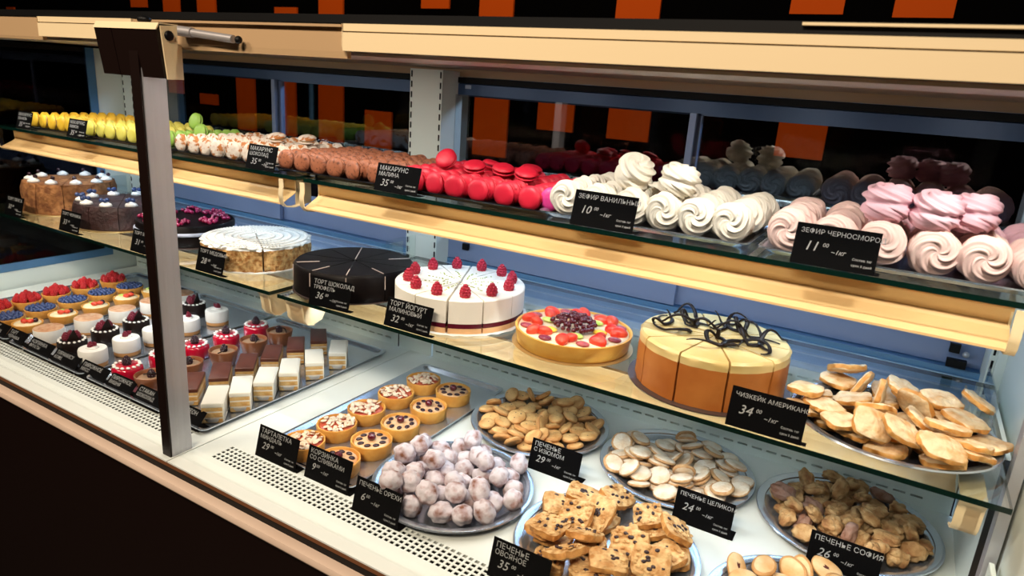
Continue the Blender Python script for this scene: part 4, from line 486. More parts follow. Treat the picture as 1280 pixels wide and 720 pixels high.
def box_cookie(a,b_,h,seed,amp=.0016,pts=6,extra=None,top=.9):
    m=MB(); n=pts
    V=[];F=[]
    def P_(u,v,s):
        k=1-.13*(abs(u)*abs(v))**2*(1 if extra is None else .5); edge=max(abs(u),abs(v))
        x=a*u*k*(1-.05*abs(v)**3); y=b_*v*k*(1-.05*abs(u)**3); z=s*h*(1-.45*edge**7)
        nz=Vector((x*90,y*90,seed*5+s)); 
        return (x+amp*.9*noise.noise(nz+Vector((5,0,0))),y+amp*.9*noise.noise(nz+Vector((0,7,0))),z+amp*noise.noise(nz)+ (h*.22*math.sin(u*1.7+seed)) )
    N=2*n+1
    for s in (1,-1):
        for j in range(N):
            for i in range(N): V.append(P_((i-n)/n,(j-n)/n,s))
    B=N*N
    for j in range(N-1):
        for i in range(N-1):
            q=(j*N+i,j*N+i+1,(j+1)*N+i+1,(j+1)*N+i); F.append(q); F.append(tuple(t+B for t in q)[::-1])
    m.add(V,F,0)
    rim=[j for j in range(N)]+[i*N+N-1 for i in range(1,N)]+[(N-1)*N+i for i in range(N-2,-1,-1)]+[i*N for i in range(N-2,0,-1)]
    m.add([],[],0); L=len(rim); FF=[(rim[i],rim[(i+1)%L],rim[(i+1)%L]+B,rim[i]+B) for i in range(L)]
    m.f+=FF; m.m+=[1]*len(FF)
    if extra: extra(m,random.Random(seed))
    return m
def oats(m,rnd):
    for _ in range(34):
        x,y=rnd.uniform(-.026,.026),rnd.uniform(-.021,.021)
        m.blob((x,y,.0075),.0042,.0030,.0012,7,4,amp=.2,seed=rnd.random()*9,mi=0)
    for _ in range(8):
        x,y=rnd.uniform(-.022,.022),rnd.uniform(-.018,.018)
        m.blob((x,y,.0078),.0044,.0030,.0022,8,5,amp=.3,seed=rnd.random()*9,mi=2)
def folded(m,rnd): pass
def lumpy(a,b_,h,seed,am=.32,fr=1.7):
    m=MB(); m.blob((0,0,0),a*.95,b_*.98,h*.98,22,14,amp=am,fr=fr,seed=seed*3.7,pw=.85)
    return m
def knotted(seed):   # small folded pastry: a lump with a flap across it
    m=lumpy(.021,.0155,.0095,seed,.42,1.6)
    rnd=random.Random(seed)
    for k in range(3):
        t=rnd.uniform(0,6.28); m.blob((.009*math.cos(t),.006*math.sin(t),.0035+.001*k),.0135,.0062,.0060,14,9,amp=.35,fr=1.8,seed=seed+k*2.2,pw=.85)
    return m
def heap(key,name,c,z,protos,cat,desc,where,group,offz=0):
    L=[l for l in HEAPS[key] if math.hypot(l[0],l[1])<.133]; n=len(L)
    ends={}
    def pick(lbl,f,cond=None):
        c_=[i for i in range(n) if i not in ends]
        ends[max(c_,key=lambda i:f(L[i]))]=lbl
    pick('topmost on '+where,lambda l:l[2])
    pick('beside the price card on '+where,lambda l:-l[1]+l[2])
    pick('at the back rim of '+where,lambda l:l[1]+l[2]*.5)
    pick('at the upright end of '+where,lambda l:-l[0]+l[2]*.5)
    pick('at the shelf-end side of '+where,lambda l:l[0]+l[2]*.5)
    for i,l in enumerate(L):
        me=protos[i%len(protos)]
        o=link(name,me); o.location=(c[0]+l[0],c[1]+l[1],z+l[2]+offz); o.rotation_mode='QUATERNION'; o.rotation_quaternion=l[3:]
        if i in ends: tag(o,desc+', '+ends[i],cat,group)
        else: tag(o,desc+', heaped on '+where,cat,group)
raisin_p=[disc_cookie(.0215,.0172+.001*(i%3),.0058,0,0,i+1,.10,0,raisins(1+i%3,.0058,.017)).mesh('raisin_cookie',[M_RAIS,M_RAISE,M_RAISD],'all') for i in range(7)]
powd_p=[disc_cookie(.0225,.0222,.0050,0,0,i+20,.06,.022).mesh('dusted_cookie',[M_POWD,M_POWDE],'all') for i in range(6)]
ball_p=[MB().blob((0,0,0),(.0205 if i%3 else .0225),.0185,.0172,28,18,amp=.17,fr=2.1,seed=i*4.1).mesh('sugar_ball',[M_BALL],'all') for i in range(7)]
gran_p=[box_cookie(.0300,.0255,.0078,i+3,.0022,7,oats).mesh('oat_bar',[M_GRAN,M_GRANS,M_RAISD],50) for i in range(5)]
brush_p=[knotted(i+2).mesh('folded_cookie',[M_BRUSH if i!=4 else M_BRUSHD],'all') for i in range(8)]
def jamdot(m,rnd): m.blob((.004,0,.003),.013,.006,.0018,12,6,mi=2)
jam_p=[disc_cookie(.027,.0185,.0046,0,0,i+50,.10,0,jamdot if i%3!=1 else None).mesh('jam_cookie',[M_JAM,M_RAISE,M_JAMD],'all') for i in range(4)]
but_p=[box_cookie(.0280-.002*(i%2),.0230+.0012*(i%3),.0056,i+30,.0022,6).mesh('butter_cookie',[M_BUT,M_BUTE],60) for i in range(6)]

PZ=D+.0003
T_PL=plate(-.598,1.232,PZ,.153,'round steel tray heaped with small raisin cookies, behind the sugar balls',M_TRAY)
T_PO=plate(-.288,1.235,PZ,.153,'round steel tray of pale sugar-dusted cookies, behind the oat bars',M_TRAY)
T_BA=plate(-.612,.920,PZ,.150,'round steel tray heaped with sugar-powdered balls, beside the tartlets',M_TRAY)
T_GR=plate(-.307,.919,PZ,.152,'round steel tray of oat and raisin bars, beside the sugar balls',M_TRAY)
T_BR=plate(.024,1.247,PZ,.155,'round steel tray heaped with brown folded cookies, below the shelf end',M_TRAY)
T_JA=plate(.004,.925,PZ,.152,'round steel tray of thin jam cookies, in front of the brown folded cookies',M_TRAY)
T_BU=plate(.048,1.075,1.1243,.139,'round tray heaped with golden butter cookies, on the lower glass shelf',M_TRAY,inner=M_TRAYD)
heap('raisin','raisin_cookie',(-.598,1.232),PZ,raisin_p,'cookie','small golden raisin cookie','the tray behind the sugar balls','raisin cookies on the round tray',.0018)
heap('powdered','dusted_cookie',(-.288,1.235),PZ,powd_p,'cookie','flat cookie dusted with sugar','the tray behind the oat bars','sugar-dusted cookies on the round tray',.0018)
heap('ball','sugar_ball',(-.612,.920),PZ,ball_p,'cookie','ball cookie in powdered sugar','the tray beside the tartlets','sugar balls on the round tray',.0018)
heap('granola','oat_bar',(-.307,.919),PZ,gran_p,'cookie','square oat bar with raisins','the tray beside the sugar balls','oat bars on the round tray',.0018)
heap('brush','folded_cookie',(.024,1.247),PZ,brush_p,'cookie','brown sugary folded cookie','the tray below the shelf end','folded cookies on the round tray',.0018)
heap('jam','jam_cookie',(.004,.925),PZ,jam_p,'cookie','thin oval jam cookie','the tray before the folded cookies','jam cookies on the round tray',.0018)
heap('butter','butter_cookie',(.048,1.075),1.124,but_p,'cookie','golden slab butter cookie','the lower glass shelf tray','butter cookies on the shelf tray',.004)

# ------------------------------------------------------------------ tartlets on the deck
rect_tray('oblong_tray',-1.000,-.752,.800,1.340,D,M_TRAY,'long blue-grey steel tray under ten fruit tartlets')
M_CRUST=mat('golden_pastry',(.82,.42,.09),.55,col2=(.62,.26,.04),nscale=26,bump=.25,bscale=150)
M_CUST=mat('baked_custard',(.70,.36,.15),.4,col2=(.86,.62,.40),nscale=40,bump=.2)
M_ALM=mat('almond_flake',(.88,.74,.58),.55,col2=(.82,.60,.40),nscale=80)
M_REDSY=mat('red_fruit_filling',(.42,.05,.03),.3,col2=(.60,.14,.06),nscale=70)
M_CHER=mat('dark_cherry',(.10,.004,.012),.12,coat=.6)
M_DKB=mat('dark_berry',(.030,.010,.018),.25)
def tart_shell(Rb,Rt,h,inn,m=None):
    m=m or MB(); m.lathe([(0,0),(Rb,0),(Rb+.001,.002),(Rt,h-.001),(Rt-.0005,h),(Rt-.003,h),(Rt-.004,h-.003),(Rt-.006,inn),(0,inn)],40,
       wob=lambda r,z,a,k:(r*(1+(.012*math.cos(a*28) if 1<=k<=5 else 0)),z)); return m
rnd=random.Random(4)
def almond_tart(seed):
    rnd=random.Random(seed)
    t=thing('almond_tartlet','x','tartlet')
    tart_shell(.0385,.0415,.028,.021).build('pastry_shell',M_CRUST,t,smooth=45)
    MB().lathe([(0,.0262),(.02,.0258),(.034,.0245),(.0362,.0215),(0,.0215)],32,wob=lambda r,z,a,k:(r,z+.0012*noise.noise(Vector((r*120*math.cos(a),r*120*math.sin(a),seed))))).build('red_filling',M_REDSY,t,smooth='all')
    m=MB()
    for i in range(46):
        r=.034*math.sqrt(rnd.random());a=rnd.uniform(0,6.28); ax=rnd.uniform(0,3.14)
        mm=MB().blob((0,0,0),.0074,.0048,.0012,9,5); q=Euler((rnd.gauss(0,.35),rnd.gauss(0,.35),ax)).to_matrix()
        m.add([q@Vector(v)+Vector((r*math.cos(a),r*math.sin(a),.0275+rnd.random()*.0025)) for v in mm.v],mm.f)
    o=m.build('almond_flakes',M_ALM,t,smooth='all'); o['kind']='stuff'
    return t
def cherry_tart(seed):
    t=thing('cherry_tartlet','x','tartlet')
    tart_shell(.0385,.0415,.028,.021).build('pastry_shell',M_CRUST,t,smooth=45)
    MB().lathe([(0,.0268),(.02,.0262),(.034,.0248),(.0362,.0215),(0,.0215)],32).build('custard_filling',M_CUST,t,smooth='all')
    m=MB()
    for i in range(9):
        a=2*PI*i/9; m.blob((.0245*math.cos(a),.0245*math.sin(a),.0265),.0070,.0052,.0030,10,6)
    m.m=[0]*len(m.f); o=m.build('berry_ring',M_DKB,t,smooth='all'); o['kind']='stuff'
    MB().blob((0,0,.0325),.0085,.0080,.0080,16,12).build('cherry',M_CHER,t,smooth='all')
    return t
AT=[almond_tart(1),almond_tart(2)]; CT=[cherry_tart(1)]
for i,(x,y) in enumerate([(-.922,.850),(-.922,.940),(-.922,1.030),(-.922,1.130),(-.918,1.228)]):
    p=AT[i%2]; inst(p,(x,y,D+.0015),(0,0,i*1.3),'almond-topped tartlet, %s from the front in its row'%ORD[i],'almond tartlets on the long tray')
for i,(x,y) in enumerate([(-.822,.842),(-.820,.932),(-.822,1.024),(-.822,1.122),(-.826,1.222)]):
    inst(CT[0],(x,y,D+.0015),(0,0,i*.9),'cherry-topped custard tartlet, %s from the front in its row'%ORD[i],'cherry tartlets on the long tray')

# ------------------------------------------------------------------ small pastries on the three deck trays
rect_tray('oblong_tray',-1.555,-1.128,.775,1.345,D,M_TRAY,'steel tray of cake slices and chocolate cups beside the tartlets',rim=.016)
rect_tray('oblong_tray',-1.905,-1.572,.775,1.345,D,M_TRAY,'steel tray of white mousse cakes beyond the steel upright',rim=.014)
rect_tray('oblong_tray',-2.265,-1.918,.775,1.345,D,M_TRAY,'steel tray of berry tartlets against the end panel',rim=.014)
M_SPONGE=mat('layered_sponge',(.80,.55,.24),.7,col2=(.62,.34,.10),nscale=60,bump=.5,bscale=140)
M_WCREAM=mat('white_cream',(.86,.82,.72),.55,bump=.1,bscale=60)
M_PURE=mat('white_mousse',(.86,.84,.80),.5)
M_CHOC=mat('dark_chocolate',(.010,.004,.003),.4,spec=.3)
M_MILKC=mat('chocolate_glaze',(.13,.035,.018),.4,col2=(.09,.022,.012),nscale=40)
M_CARAM=mat('caramel_cup',(.28,.10,.04),.35,col2=(.20,.065,.025),nscale=30)
M_REDG=mat('red_mirror_glaze',(.50,.004,.030),.12,coat=.7)
M_RASP=mat('raspberry',(.42,.010,.035),.5,bump=.9,bscale=260)
M_RASPD=mat('dark_raspberry',(.20,.008,.03),.5,bump=.9,bscale=260)
M_BLUEB=mat('blueberry',(.020,.035,.12),.3,col2=(.05,.09,.24),nscale=200)
M_STRAW=mat('strawberry',(.66,.014,.010),.35,col2=(.80,.09,.04),nscale=70)
M_KIWI=mat('kiwi',(.42,.62,.08),.35,col2=(.62,.72,.22),nscale=90)
M_YELF=mat('yellow_fruit',(.90,.58,.06),.35)
M_LEMON=mat('pale_custard',(.88,.74,.46),.45)
M_COCOA=mat('cocoa_dust',(.50,.22,.10),.8,col2=(.66,.42,.26),nscale=90)
def berry(m,c,r,mi=0,seed=0,h=1.25):     # raspberry: drupelets round a cone
    c=Vector(c)
    for k in range(5):
        zz=(-.55+.33*k)*r*h; rr_=r*(.80,.95,.88,.62,.22)[k]; n=(8,9,8,6,3)[k]
        for i in range(n):
            a=2*PI*(i+.5*(k%2))/n; m.blob(c+Vector((rr_*.74*math.cos(a),rr_*.74*math.sin(a),zz)),r*.34,r*.34,r*.32,6,4,mi=mi)
    m.blob(c,r*.72,r*.72,r*h*.8,10,7,mi=mi)
def paper_liner(t,a,b_,hh=.012):
    V=[];F=[];n=32
    for j,(k,z) in enumerate(((.96,.0),(1.03,.003),(1.07,hh))):
        for i in range(n):
            an=2*PI*i/n; x=abs(math.cos(an))**.6*math.copysign(1,math.cos(an))*a*k; y=abs(math.sin(an))**.6*math.copysign(1,math.sin(an))*b_*k
            V.append((x*(1+(.02*math.cos(i*PI) if j==2 else 0)),y*(1+(.02*math.cos(i*PI) if j==2 else 0)),z))
    for j in range(2):
        for i in range(n): F.append((j*n+i,j*n+(i+1)%n,(j+1)*n+(i+1)%n,(j+1)*n+i))
    F.append(tuple(range(n)))
    MB().add(V,F).build('paper_liner',M_PAPER,t,smooth=50)
def slice_cake(name,a,b_,h,ztop,mtop,mid,liner=True):
    t=thing(name,'x','cake slice')
    if liner: paper_liner(t,a,b_)
    m=MB(); zb=.0012
    lay=[(zb,h*.22,0),(h*.22,h*.30,1),(h*.30,h*.52,0),(h*.52,h*.60,1),(h*.60,ztop,0)]
    for z0,z1,mi in lay:
        k=.0 if mi==0 else -.0006
        m.box(-a-k,a+k,-b_-k,b_+k,z0,z1,mi)
    m.build('sponge_layers',[M_SPONGE,mid],t)
    c=MB(); c.box(-a-.0008,a+.0008,-b_-.0006,b_+.0012,ztop-.0005,h)
    if mtop is M_WCREAM: c.box(a+.0001,a+.0018,-b_,b_,.003,h-.001)
    c.build('icing_top',mtop,t,bevel=.0022,smooth=60)
    return t
WS=slice_cake('cream_slice',.0205,.045,.046,.036,M_WCREAM,M_WCREAM)
CS=slice_cake('chocolate_slice',.0205,.047,.040,.031,M_MILKC,M_WCREAM)
ys=[.846,.912,.980,1.050,1.128,1.212]
for i,y in enumerate(ys):
    inst(WS,(-1.187,y+.004,D+.0022),(0,0,R(44)+.06*math.sin(i*2.1)),'white-iced layered cake slice in a paper boat, %s from the front'%ORD[i],'white cake slices along the tray edge')
for i,y in enumerate([.866,.942,1.016,1.092,1.170,1.250]):
    inst(CS,(-1.296,y+.004,D+.0022),(0,0,R(44)+.05*math.sin(i*1.7)),'chocolate-topped cake slice, %s from the front beside the white slices'%ORD[i],'chocolate-topped slices on the tray')
# chocolate cup with a berry
def cup():
    t=thing('chocolate_cup','x','pastry')
    MB().lathe([(0,0),(.026,0),(.0275,.002),(.0345,.037),(.0345,.040),(.0325,.0405),(.031,.038),(.0295,.031),(0,.031)],36,wob=lambda r,z,a,k:(r*(1+(.012*math.cos(a*24) if 2<=k<=3 else 0)),z)).build('cup_shell',M_CARAM,t,smooth=45)
    MB().lathe([(0,.0345),(.018,.0340),(.0285,.0325),(.0292,.0312),(0,.0312)],28).build('cream_filling',mat('mocha_cream',(.36,.22,.13),.4),t,smooth='all')
    m=MB(); berry(m,(.002,0,.041),.0095); m.build('dark_berry',M_DKB,t,smooth='all')
    m=MB(); m.tube([(-.02,-.004,.036),(-.008,-.012,.041),(.006,-.008,.046),(.014,.004,.044)],.0014,6); m.build('chocolate_curl',M_CHOC,t,smooth='all')
    return t
CU=cup()
for i,(x,y) in enumerate([(-1.392,.836),(-1.394,.930),(-1.396,1.030),(-1.398,1.124),(-1.400,1.212)]):
    inst(CU,(x,y,D+.0022),(0,0,i*.8),'brown chocolate cup topped with a dark berry, %s from the front'%ORD[i],'chocolate cups on the tray')
def redcake():
    t=thing('red_glazed_cake','x','pastry')
    MB().lathe([(0,0),(.032,0),(.0335,.002),(.0335,.028),(.031,.034),(.025,.0365),(0,.037)],36).build('glazed_body',M_REDG,t,smooth=50)
    m=MB()
    for i in range(14):
        a=2*PI*i/14; m.blob((.027*math.cos(a),.027*math.sin(a),.0375),.0055,.0042,.0026,8,5,amp=.2,seed=i)
    o=m.build('coconut_ring',M_PURE,t,smooth='all'); o['kind']='stuff'
    m=MB(); berry(m,(0,0,.0455),.0105); m.build('dark_berry',M_DKB,t,smooth='all')
    return t
RC=redcake()
for i,(x,y) in enumerate([(-1.487,.838),(-1.489,.930),(-1.488,1.016),(-1.490,1.110),(-1.492,1.210)]):
    inst(RC,(x,y,D+.0022),(0,0,i),'glossy red glazed cake ringed with white, %s from the front'%ORD[i],'red glazed cakes on the tray')
def mousse():
    t=thing('white_mousse_cake','x','pastry')
    MB().lathe([(0,0),(.0325,0),(.0335,.001),(.0335,.012),(0,.012)],36).build('biscuit_base',mat('biscuit',(.66,.33,.12),.7,bump=.4),t,smooth=45)
    MB().lathe([(0,.0121),(.0345,.0121),(.0352,.014),(.0352,.044),(.0335,.048),(.028,.0485),(0,.049)],40).build('mousse_body',M_PURE,t,smooth=50)
    m=MB(); m.lathe([(0,.0555),(.008,.0545),(.014,.0515),(.016,.0488),(0,.0485)],16); m.build('cream_dollop',M_PURE,t,smooth='all')
    m=MB(); berry(m,(0,-.004,.0575),.0085)
    V=[(0,0,.052),(.012,.004,.056),(.014,.003,.066),(.004,.001,.067),(0,.002,.052),(.012,.006,.056),(.014,.005,.066),(.004,.003,.067)]
    m.add(V,[(0,1,2,3),(7,6,5,4),(0,3,7,4),(1,5,6,2),(3,2,6,7),(0,4,5,1)]); m.build('raspberry_topping',M_RASPD,t,smooth=50)
    return t
MO=mousse()
for i,(x,y) in enumerate([(-1.624,.836),(-1.632,.924),(-1.640,1.008),(-1.648,1.108),(-1.654,1.206)]):
    inst(MO,(x,y,D+.0022),(0,0,.7*i),scale=.9,label='white mousse cake with a raspberry on top, %s from the front'%ORD[i],group='white mousse cakes on the tray')
def darkcake():
    t=thing('dark_chocolate_cake','x','pastry')
    MB().lathe([(0,0),(.0315,0),(.033,.0015),(.033,.037),(.0315,.040),(0,.040)],36).build('chocolate_body',M_CHOC,t,smooth=50)
    m=MB()
    for i in range(16):
        a=2*PI*i/16; m.blob((.0285*math.cos(a),.0285*math.sin(a),.0405),.0048,.0036,.0026,8,5,amp=.2,seed=i)
    o=m.build('cream_ring',M_PURE,t,smooth='all'); o['kind']='stuff'
    m=MB()
    for i,(a,b_) in enumerate(((-.012,.0),(-.002,-.012),(-.004,.012))): berry(m,(a,b_,.0485),.0095)
    o=m.build('raspberries',M_RASPD,t,smooth='all'); o['kind']='stuff'
    V=[(.006,-.012,.040),(.012,.014,.040),(.012,.004,.069),(.0035,-.012,.040),(.0095,.014,.040),(.0095,.004,.069)]
    MB().add(V,[(0,1,2),(5,4,3),(0,2,5,3),(1,4,5,2),(0,3,4,1)]).build('chocolate_shard',M_CHOC,t)
    return t
DC=darkcake()
for i,(x,y) in enumerate([(-1.722,.840),(-1.736,.930),(-1.746,1.020),(-1.754,1.112),(-1.762,1.208)]):
    inst(DC,(x,y,D+.0022),(0,0,-.3+.2*i),'dark chocolate cake with berries and a shard, %s from the front'%ORD[i],'dark chocolate cakes on the tray')
def cocoacake():
    t=thing('cocoa_dusted_cake','x','pastry')
    MB().lathe([(0,0),(.0345,0),(.035,.001),(.035,.007),(0,.007)],36).build('biscuit_base',MATS['biscuit'],t,smooth=45)
    MB().lathe([(0,.0071),(.0345,.0071),(.035,.009),(.035,.0385),(.034,.040),(0,.040)],40).build('mousse_body',M_PURE,t,smooth=50)
    MB().lathe([(0,.0418),(.032,.0414),(.0342,.0402),(0,.0400)],36).build('cocoa_top',M_COCOA,t,smooth=50)
    return t
CO=cocoacake()
for i,(x,y) in enumerate([(-1.842,.846),(-1.848,.950),(-1.856,1.048),(-1.862,1.144),(-1.866,1.240)]):
    inst(CO,(x,y,D+.0022),(0,0,i),'round white cake with a brown cocoa top, %s from the front'%ORD[i],'cocoa-dusted cakes on the tray')
def fruittart():
    t=thing('fruit_tartlet','x','tartlet')
    tart_shell(.030,.0365,.026,.020).build('pastry_shell',M_CRUST,t,smooth=45)
    MB().lathe([(0,.0285),(.02,.0275),(.031,.0255),(.0322,.0225),(0,.0225)],28).build('custard',M_LEMON,t,smooth='all')
    m=MB(); m.blob((.004,-.008,.033),.010,.008,.006,12,8); m.blob((.012,.004,.033),.009,.008,.0055,12,8); m.build('strawberry_piece',M_STRAW,t,smooth='all')
    MB().blob((-.014,.006,.030),.010,.008,.003,12,7).build('kiwi_piece',M_KIWI,t,smooth='all')
    MB().blob((.010,.016,.0315),.007,.007,.007,12,8).build('blackberry',M_DKB,t,smooth='all')
    return t
FT=fruittart()
for i,(x,y) in enumerate([(-1.958,.850),(-1.966,.944),(-1.974,1.038),(-1.984,1.136),(-1.990,1.230)]):
    inst(FT,(x,y,D+.0022),(0,0,.3*i-.2),'fruit tartlet with strawberry and kiwi on custard, %s from the front'%ORD[i],'fruit tartlets on the tray')
def bluetart():
    t=thing('blueberry_tartlet','x','tartlet')
    tart_shell(.034,.040,.024,.019).build('pastry_shell',M_CRUST,t,smooth=45)
    m=MB(); rnd=random.Random(9)
    for k,(n,r) in enumerate(((1,0),(6,.011),(12,.022),(17,.0325))):
        for i in range(n):
            a=2*PI*i/n+k; m.blob((r*math.cos(a),r*math.sin(a),.0255-.03*r+rnd.random()*.001),.0056,.0056,.0052,8,6)
    o=m.build('blueberries',M_BLUEB,t,smooth='all'); o['kind']='stuff'
    return t
BT=bluetart()
for i,(x,y) in enumerate([(-2.048,.842),(-2.060,.932),(-2.072,1.026),(-2.082,1.118),(-2.086,1.208)]):
    inst(BT,(x,y,D+.0022),(0,0,i),'tartlet filled with blueberries, %s from the front'%ORD[i],'blueberry tartlets on the tray')
def rasptart():
    t=thing('raspberry_tartlet','x','tartlet')
    tart_shell(.033,.039,.024,.019).build('pastry_shell',M_CRUST,t,smooth=45)
    m=MB(); rnd=random.Random(2)
    for k,(n,r,z) in enumerate(((7,.027,.030),(4,.012,.035),(1,0,.043))):
        for i in range(n): a=2*PI*i/n+k; berry(m,(r*math.cos(a),r*math.sin(a),z),.0095)
    o=m.build('red_raspberries',mat('bright_red_berries',(.55,.015,.02),.4,bump=.5,bscale=200),t,smooth='all'); o['kind']='stuff'
    return t
RT=rasptart()
for i,(x,y) in enumerate([(-2.146,.860),(-2.160,.944),(-2.170,1.030),(-2.180,1.120),(-2.186,1.214)]):
    inst(RT,(x,y,D+.0022),(0,0,i),'tartlet piled with red raspberries, %s from the front'%ORD[i],'raspberry tartlets on the tray')
# ------------------------------------------------------------------ large cakes on the lower shelves
SZ=1.1243
def wedge(R0,h,a0,a1,bands,gap=.0012,z0=0,n=7,top_in=None,jag=0,seed=0,round_=.002):
    """cake slice between angles; bands=[(z_top,material index)]"""
    m=MB(); mid=(a0+a1)/2; off=Vector((math.cos(mid),math.sin(mid)))*gap/max(.15,math.sin((a1-a0)/2))
    zs=[z0]+[b_[0] for b_ in bands]
    def ring(z,r):
        o=[(off.x,off.y,z)]
        for i in range(n+1):
            a=a0+(a1-a0)*i/n; q=r
            if jag: q+=jag*noise.noise(Vector((math.cos(a)*9,math.sin(a)*9,z*160+seed)))
            o.append((q*math.cos(a)*(1)+off.x*0,q*math.sin(a),z))
        # inset cut sides
        c,s=math.cos(a0),math.sin(a0); o[1]=(o[1][0]-s*gap,o[1][1]+c*gap,z); c,s=math.cos(a1),math.sin(a1); o[-1]=(o[-1][0]+s*gap,o[-1][1]-c*gap,z)
        return o
    k=n+2
    for j,(zt,mi) in enumerate(bands):
        zb=zs[j]; last=j==len(bands)-1
        prof=[(zb,R0),(zt,R0)] if not last else [(zb,R0),(zt-round_,R0),(zt,R0-round_)]
        if jag: 
            prof=[(zb+(prof[-1][0]-zb)*q/4,R0) for q in range(4)]+[prof[-1]]
        V=[];F=[]
        for z,r in prof: V+=ring(z,r)
        for p in range(len(prof)-1):
            for i in range(k): F.append((p*k+i,p*k+(i+1)%k,(p+1)*k+(i+1)%k,(p+1)*k+i))
        if j==0: F.append(tuple(range(k))[::-1])
        m.add(V,F,mi)
        if last: m.add(V[-k:],[tuple(range(k))],bands[j][2] if len(bands[j])>2 else mi)
    return m
def stuff(o): o['kind']='stuff'; return o

# raspberry cheesecake, twelve slices
c=thing('raspberry_cake','round white mousse cake cut in slices with a raspberry on each, on a lace doily','cake',(-.735,1.095,SZ))
MB().lathe([(0,0),(.132,0),(.140,.0015),(.1415,.0022),(.140,.0030),(.132,.0015),(0,.0012)],72,wob=lambda r,z,a,k:(r*(1+(.018*math.cos(a*30) if r>.137 else 0)),z)).build('lace_doily',M_PAPER,c,smooth=40)
M_JELLY=mat('dark_berry_jelly',(.10,.006,.018),.25)
M_CRB=mat('tan_crust',(.72,.42,.20),.7,bump=.4)
M_MOUS=mat('raspberry_cake_mousse',(.88,.83,.74),.5,bump=.04,bscale=40)
M_DOTG=mat('green_crumb',(.30,.34,.05),.6)
for i in range(12):
    a0=PI/12+.16+i*PI/6; s=wedge(.130,.066,a0,a0+PI/6,[(.012,0),(.021,1),(.066,2)],gap=.0022 if i in(2,3,8,9) else .0007,z0=.0018,n=6)
    o=s.build('slice',[M_CRB,M_JELLY,M_MOUS],c)
    a=a0+PI/12; b=MB(); berry(b,(.104*math.cos(a),.104*math.sin(a),.0765),.0115,h=1.25); b.build('raspberry',M_RASP,o,smooth='all')
    b=MB(); rr_=random.Random(i)
    for k in range(9): q=.025+k*.006; b.blob((q*math.cos(a)+rr_.gauss(0,.002),q*math.sin(a)+rr_.gauss(0,.002),.0662),.0022,.0018,.0013,6,4)
    stuff(b.build('green_crumbs',M_DOTG,o,smooth='all'))

# fruit tart
c=thing('fruit_tart','large round custard tart topped with strawberries, kiwi and red currants','cake',(-.478,1.092,SZ))
MB().lathe([(0,0),(.112,0),(.112,.0008),(0,.0008)],48).build('cake_board',M_BOARD,c)
MB().lathe([(0,.001),(.101,.001),(.103,.003),(.108,.030),(.108,.0318),(.104,.0318),(.102,.026),(0,.026)],72).build('pastry_shell',mat('yellow_pastry',(.80,.46,.09),.5,col2=(.70,.33,.05),nscale=20,bump=.25),c,smooth=45)
MB().lathe([(0,.0305),(.085,.0300),(.1015,.0290),(.1018,.0262),(0,.0262)],64,wob=lambda r,z,a,k:(r,z+.0012*noise.noise(Vector((r*40*math.cos(a),r*40*math.sin(a),1)))*(z>.027))).build('custard',mat('pink_custard',(.90,.70,.52),.3,col2=(.92,.78,.52),nscale=14),c,smooth='all')
rnd=random.Random(5)
def strawhalf(x,y,a,k=1):
    m=MB(); mm=MB().blob((0,0,0),.0165*k,.0125*k,.0095*k,14,10); q=Euler((.5,0,a)).to_matrix()
    m.add([q@Vector((v[0]*(1-.25*v[1]/.0105),v[1],v[2]))+Vector((x,y,.0355)) for v in mm.v],mm.f); m.build('strawberry_half',M_STRAW,c,smooth='all')
for i in range(8):
    a=2*PI*i/8+.2
    strawhalf(.083*math.cos(a),.083*math.sin(a),a+.5); strawhalf(.070*math.cos(a+.17),.070*math.sin(a+.17),a-.7,.9)
    p=MB().blob((.088*math.cos(a+.42),.088*math.sin(a+.42),.0325),.0125,.010,.004,14,8); p.build('plum_slice',mat('plum_slice',(.20,.02,.05),.3,col2=(.50,.10,.10),nscale=60),c,smooth='all')
for i in range(6):
    a=2*PI*i/6; MB().blob((.052*math.cos(a),.052*math.sin(a),.034),.014,.010,.004,14,8).build('kiwi_slice' if i%2 else 'peach_slice',M_KIWI if i%2 else M_YELF,c,smooth='all')
m=MB()
for i in range(95):
    r=.042*math.sqrt(rnd.random()); a=rnd.uniform(0,6.28); m.blob((r*math.cos(a),r*math.sin(a),.036+.022*(1-(r/.045)**2)*rnd.uniform(.7,1)),.0046,.0046,.0046,8,6)
stuff(m.build('red_currants',mat('red_currant',(.09,.003,.010),.15,coat=.5),c,smooth='all'))

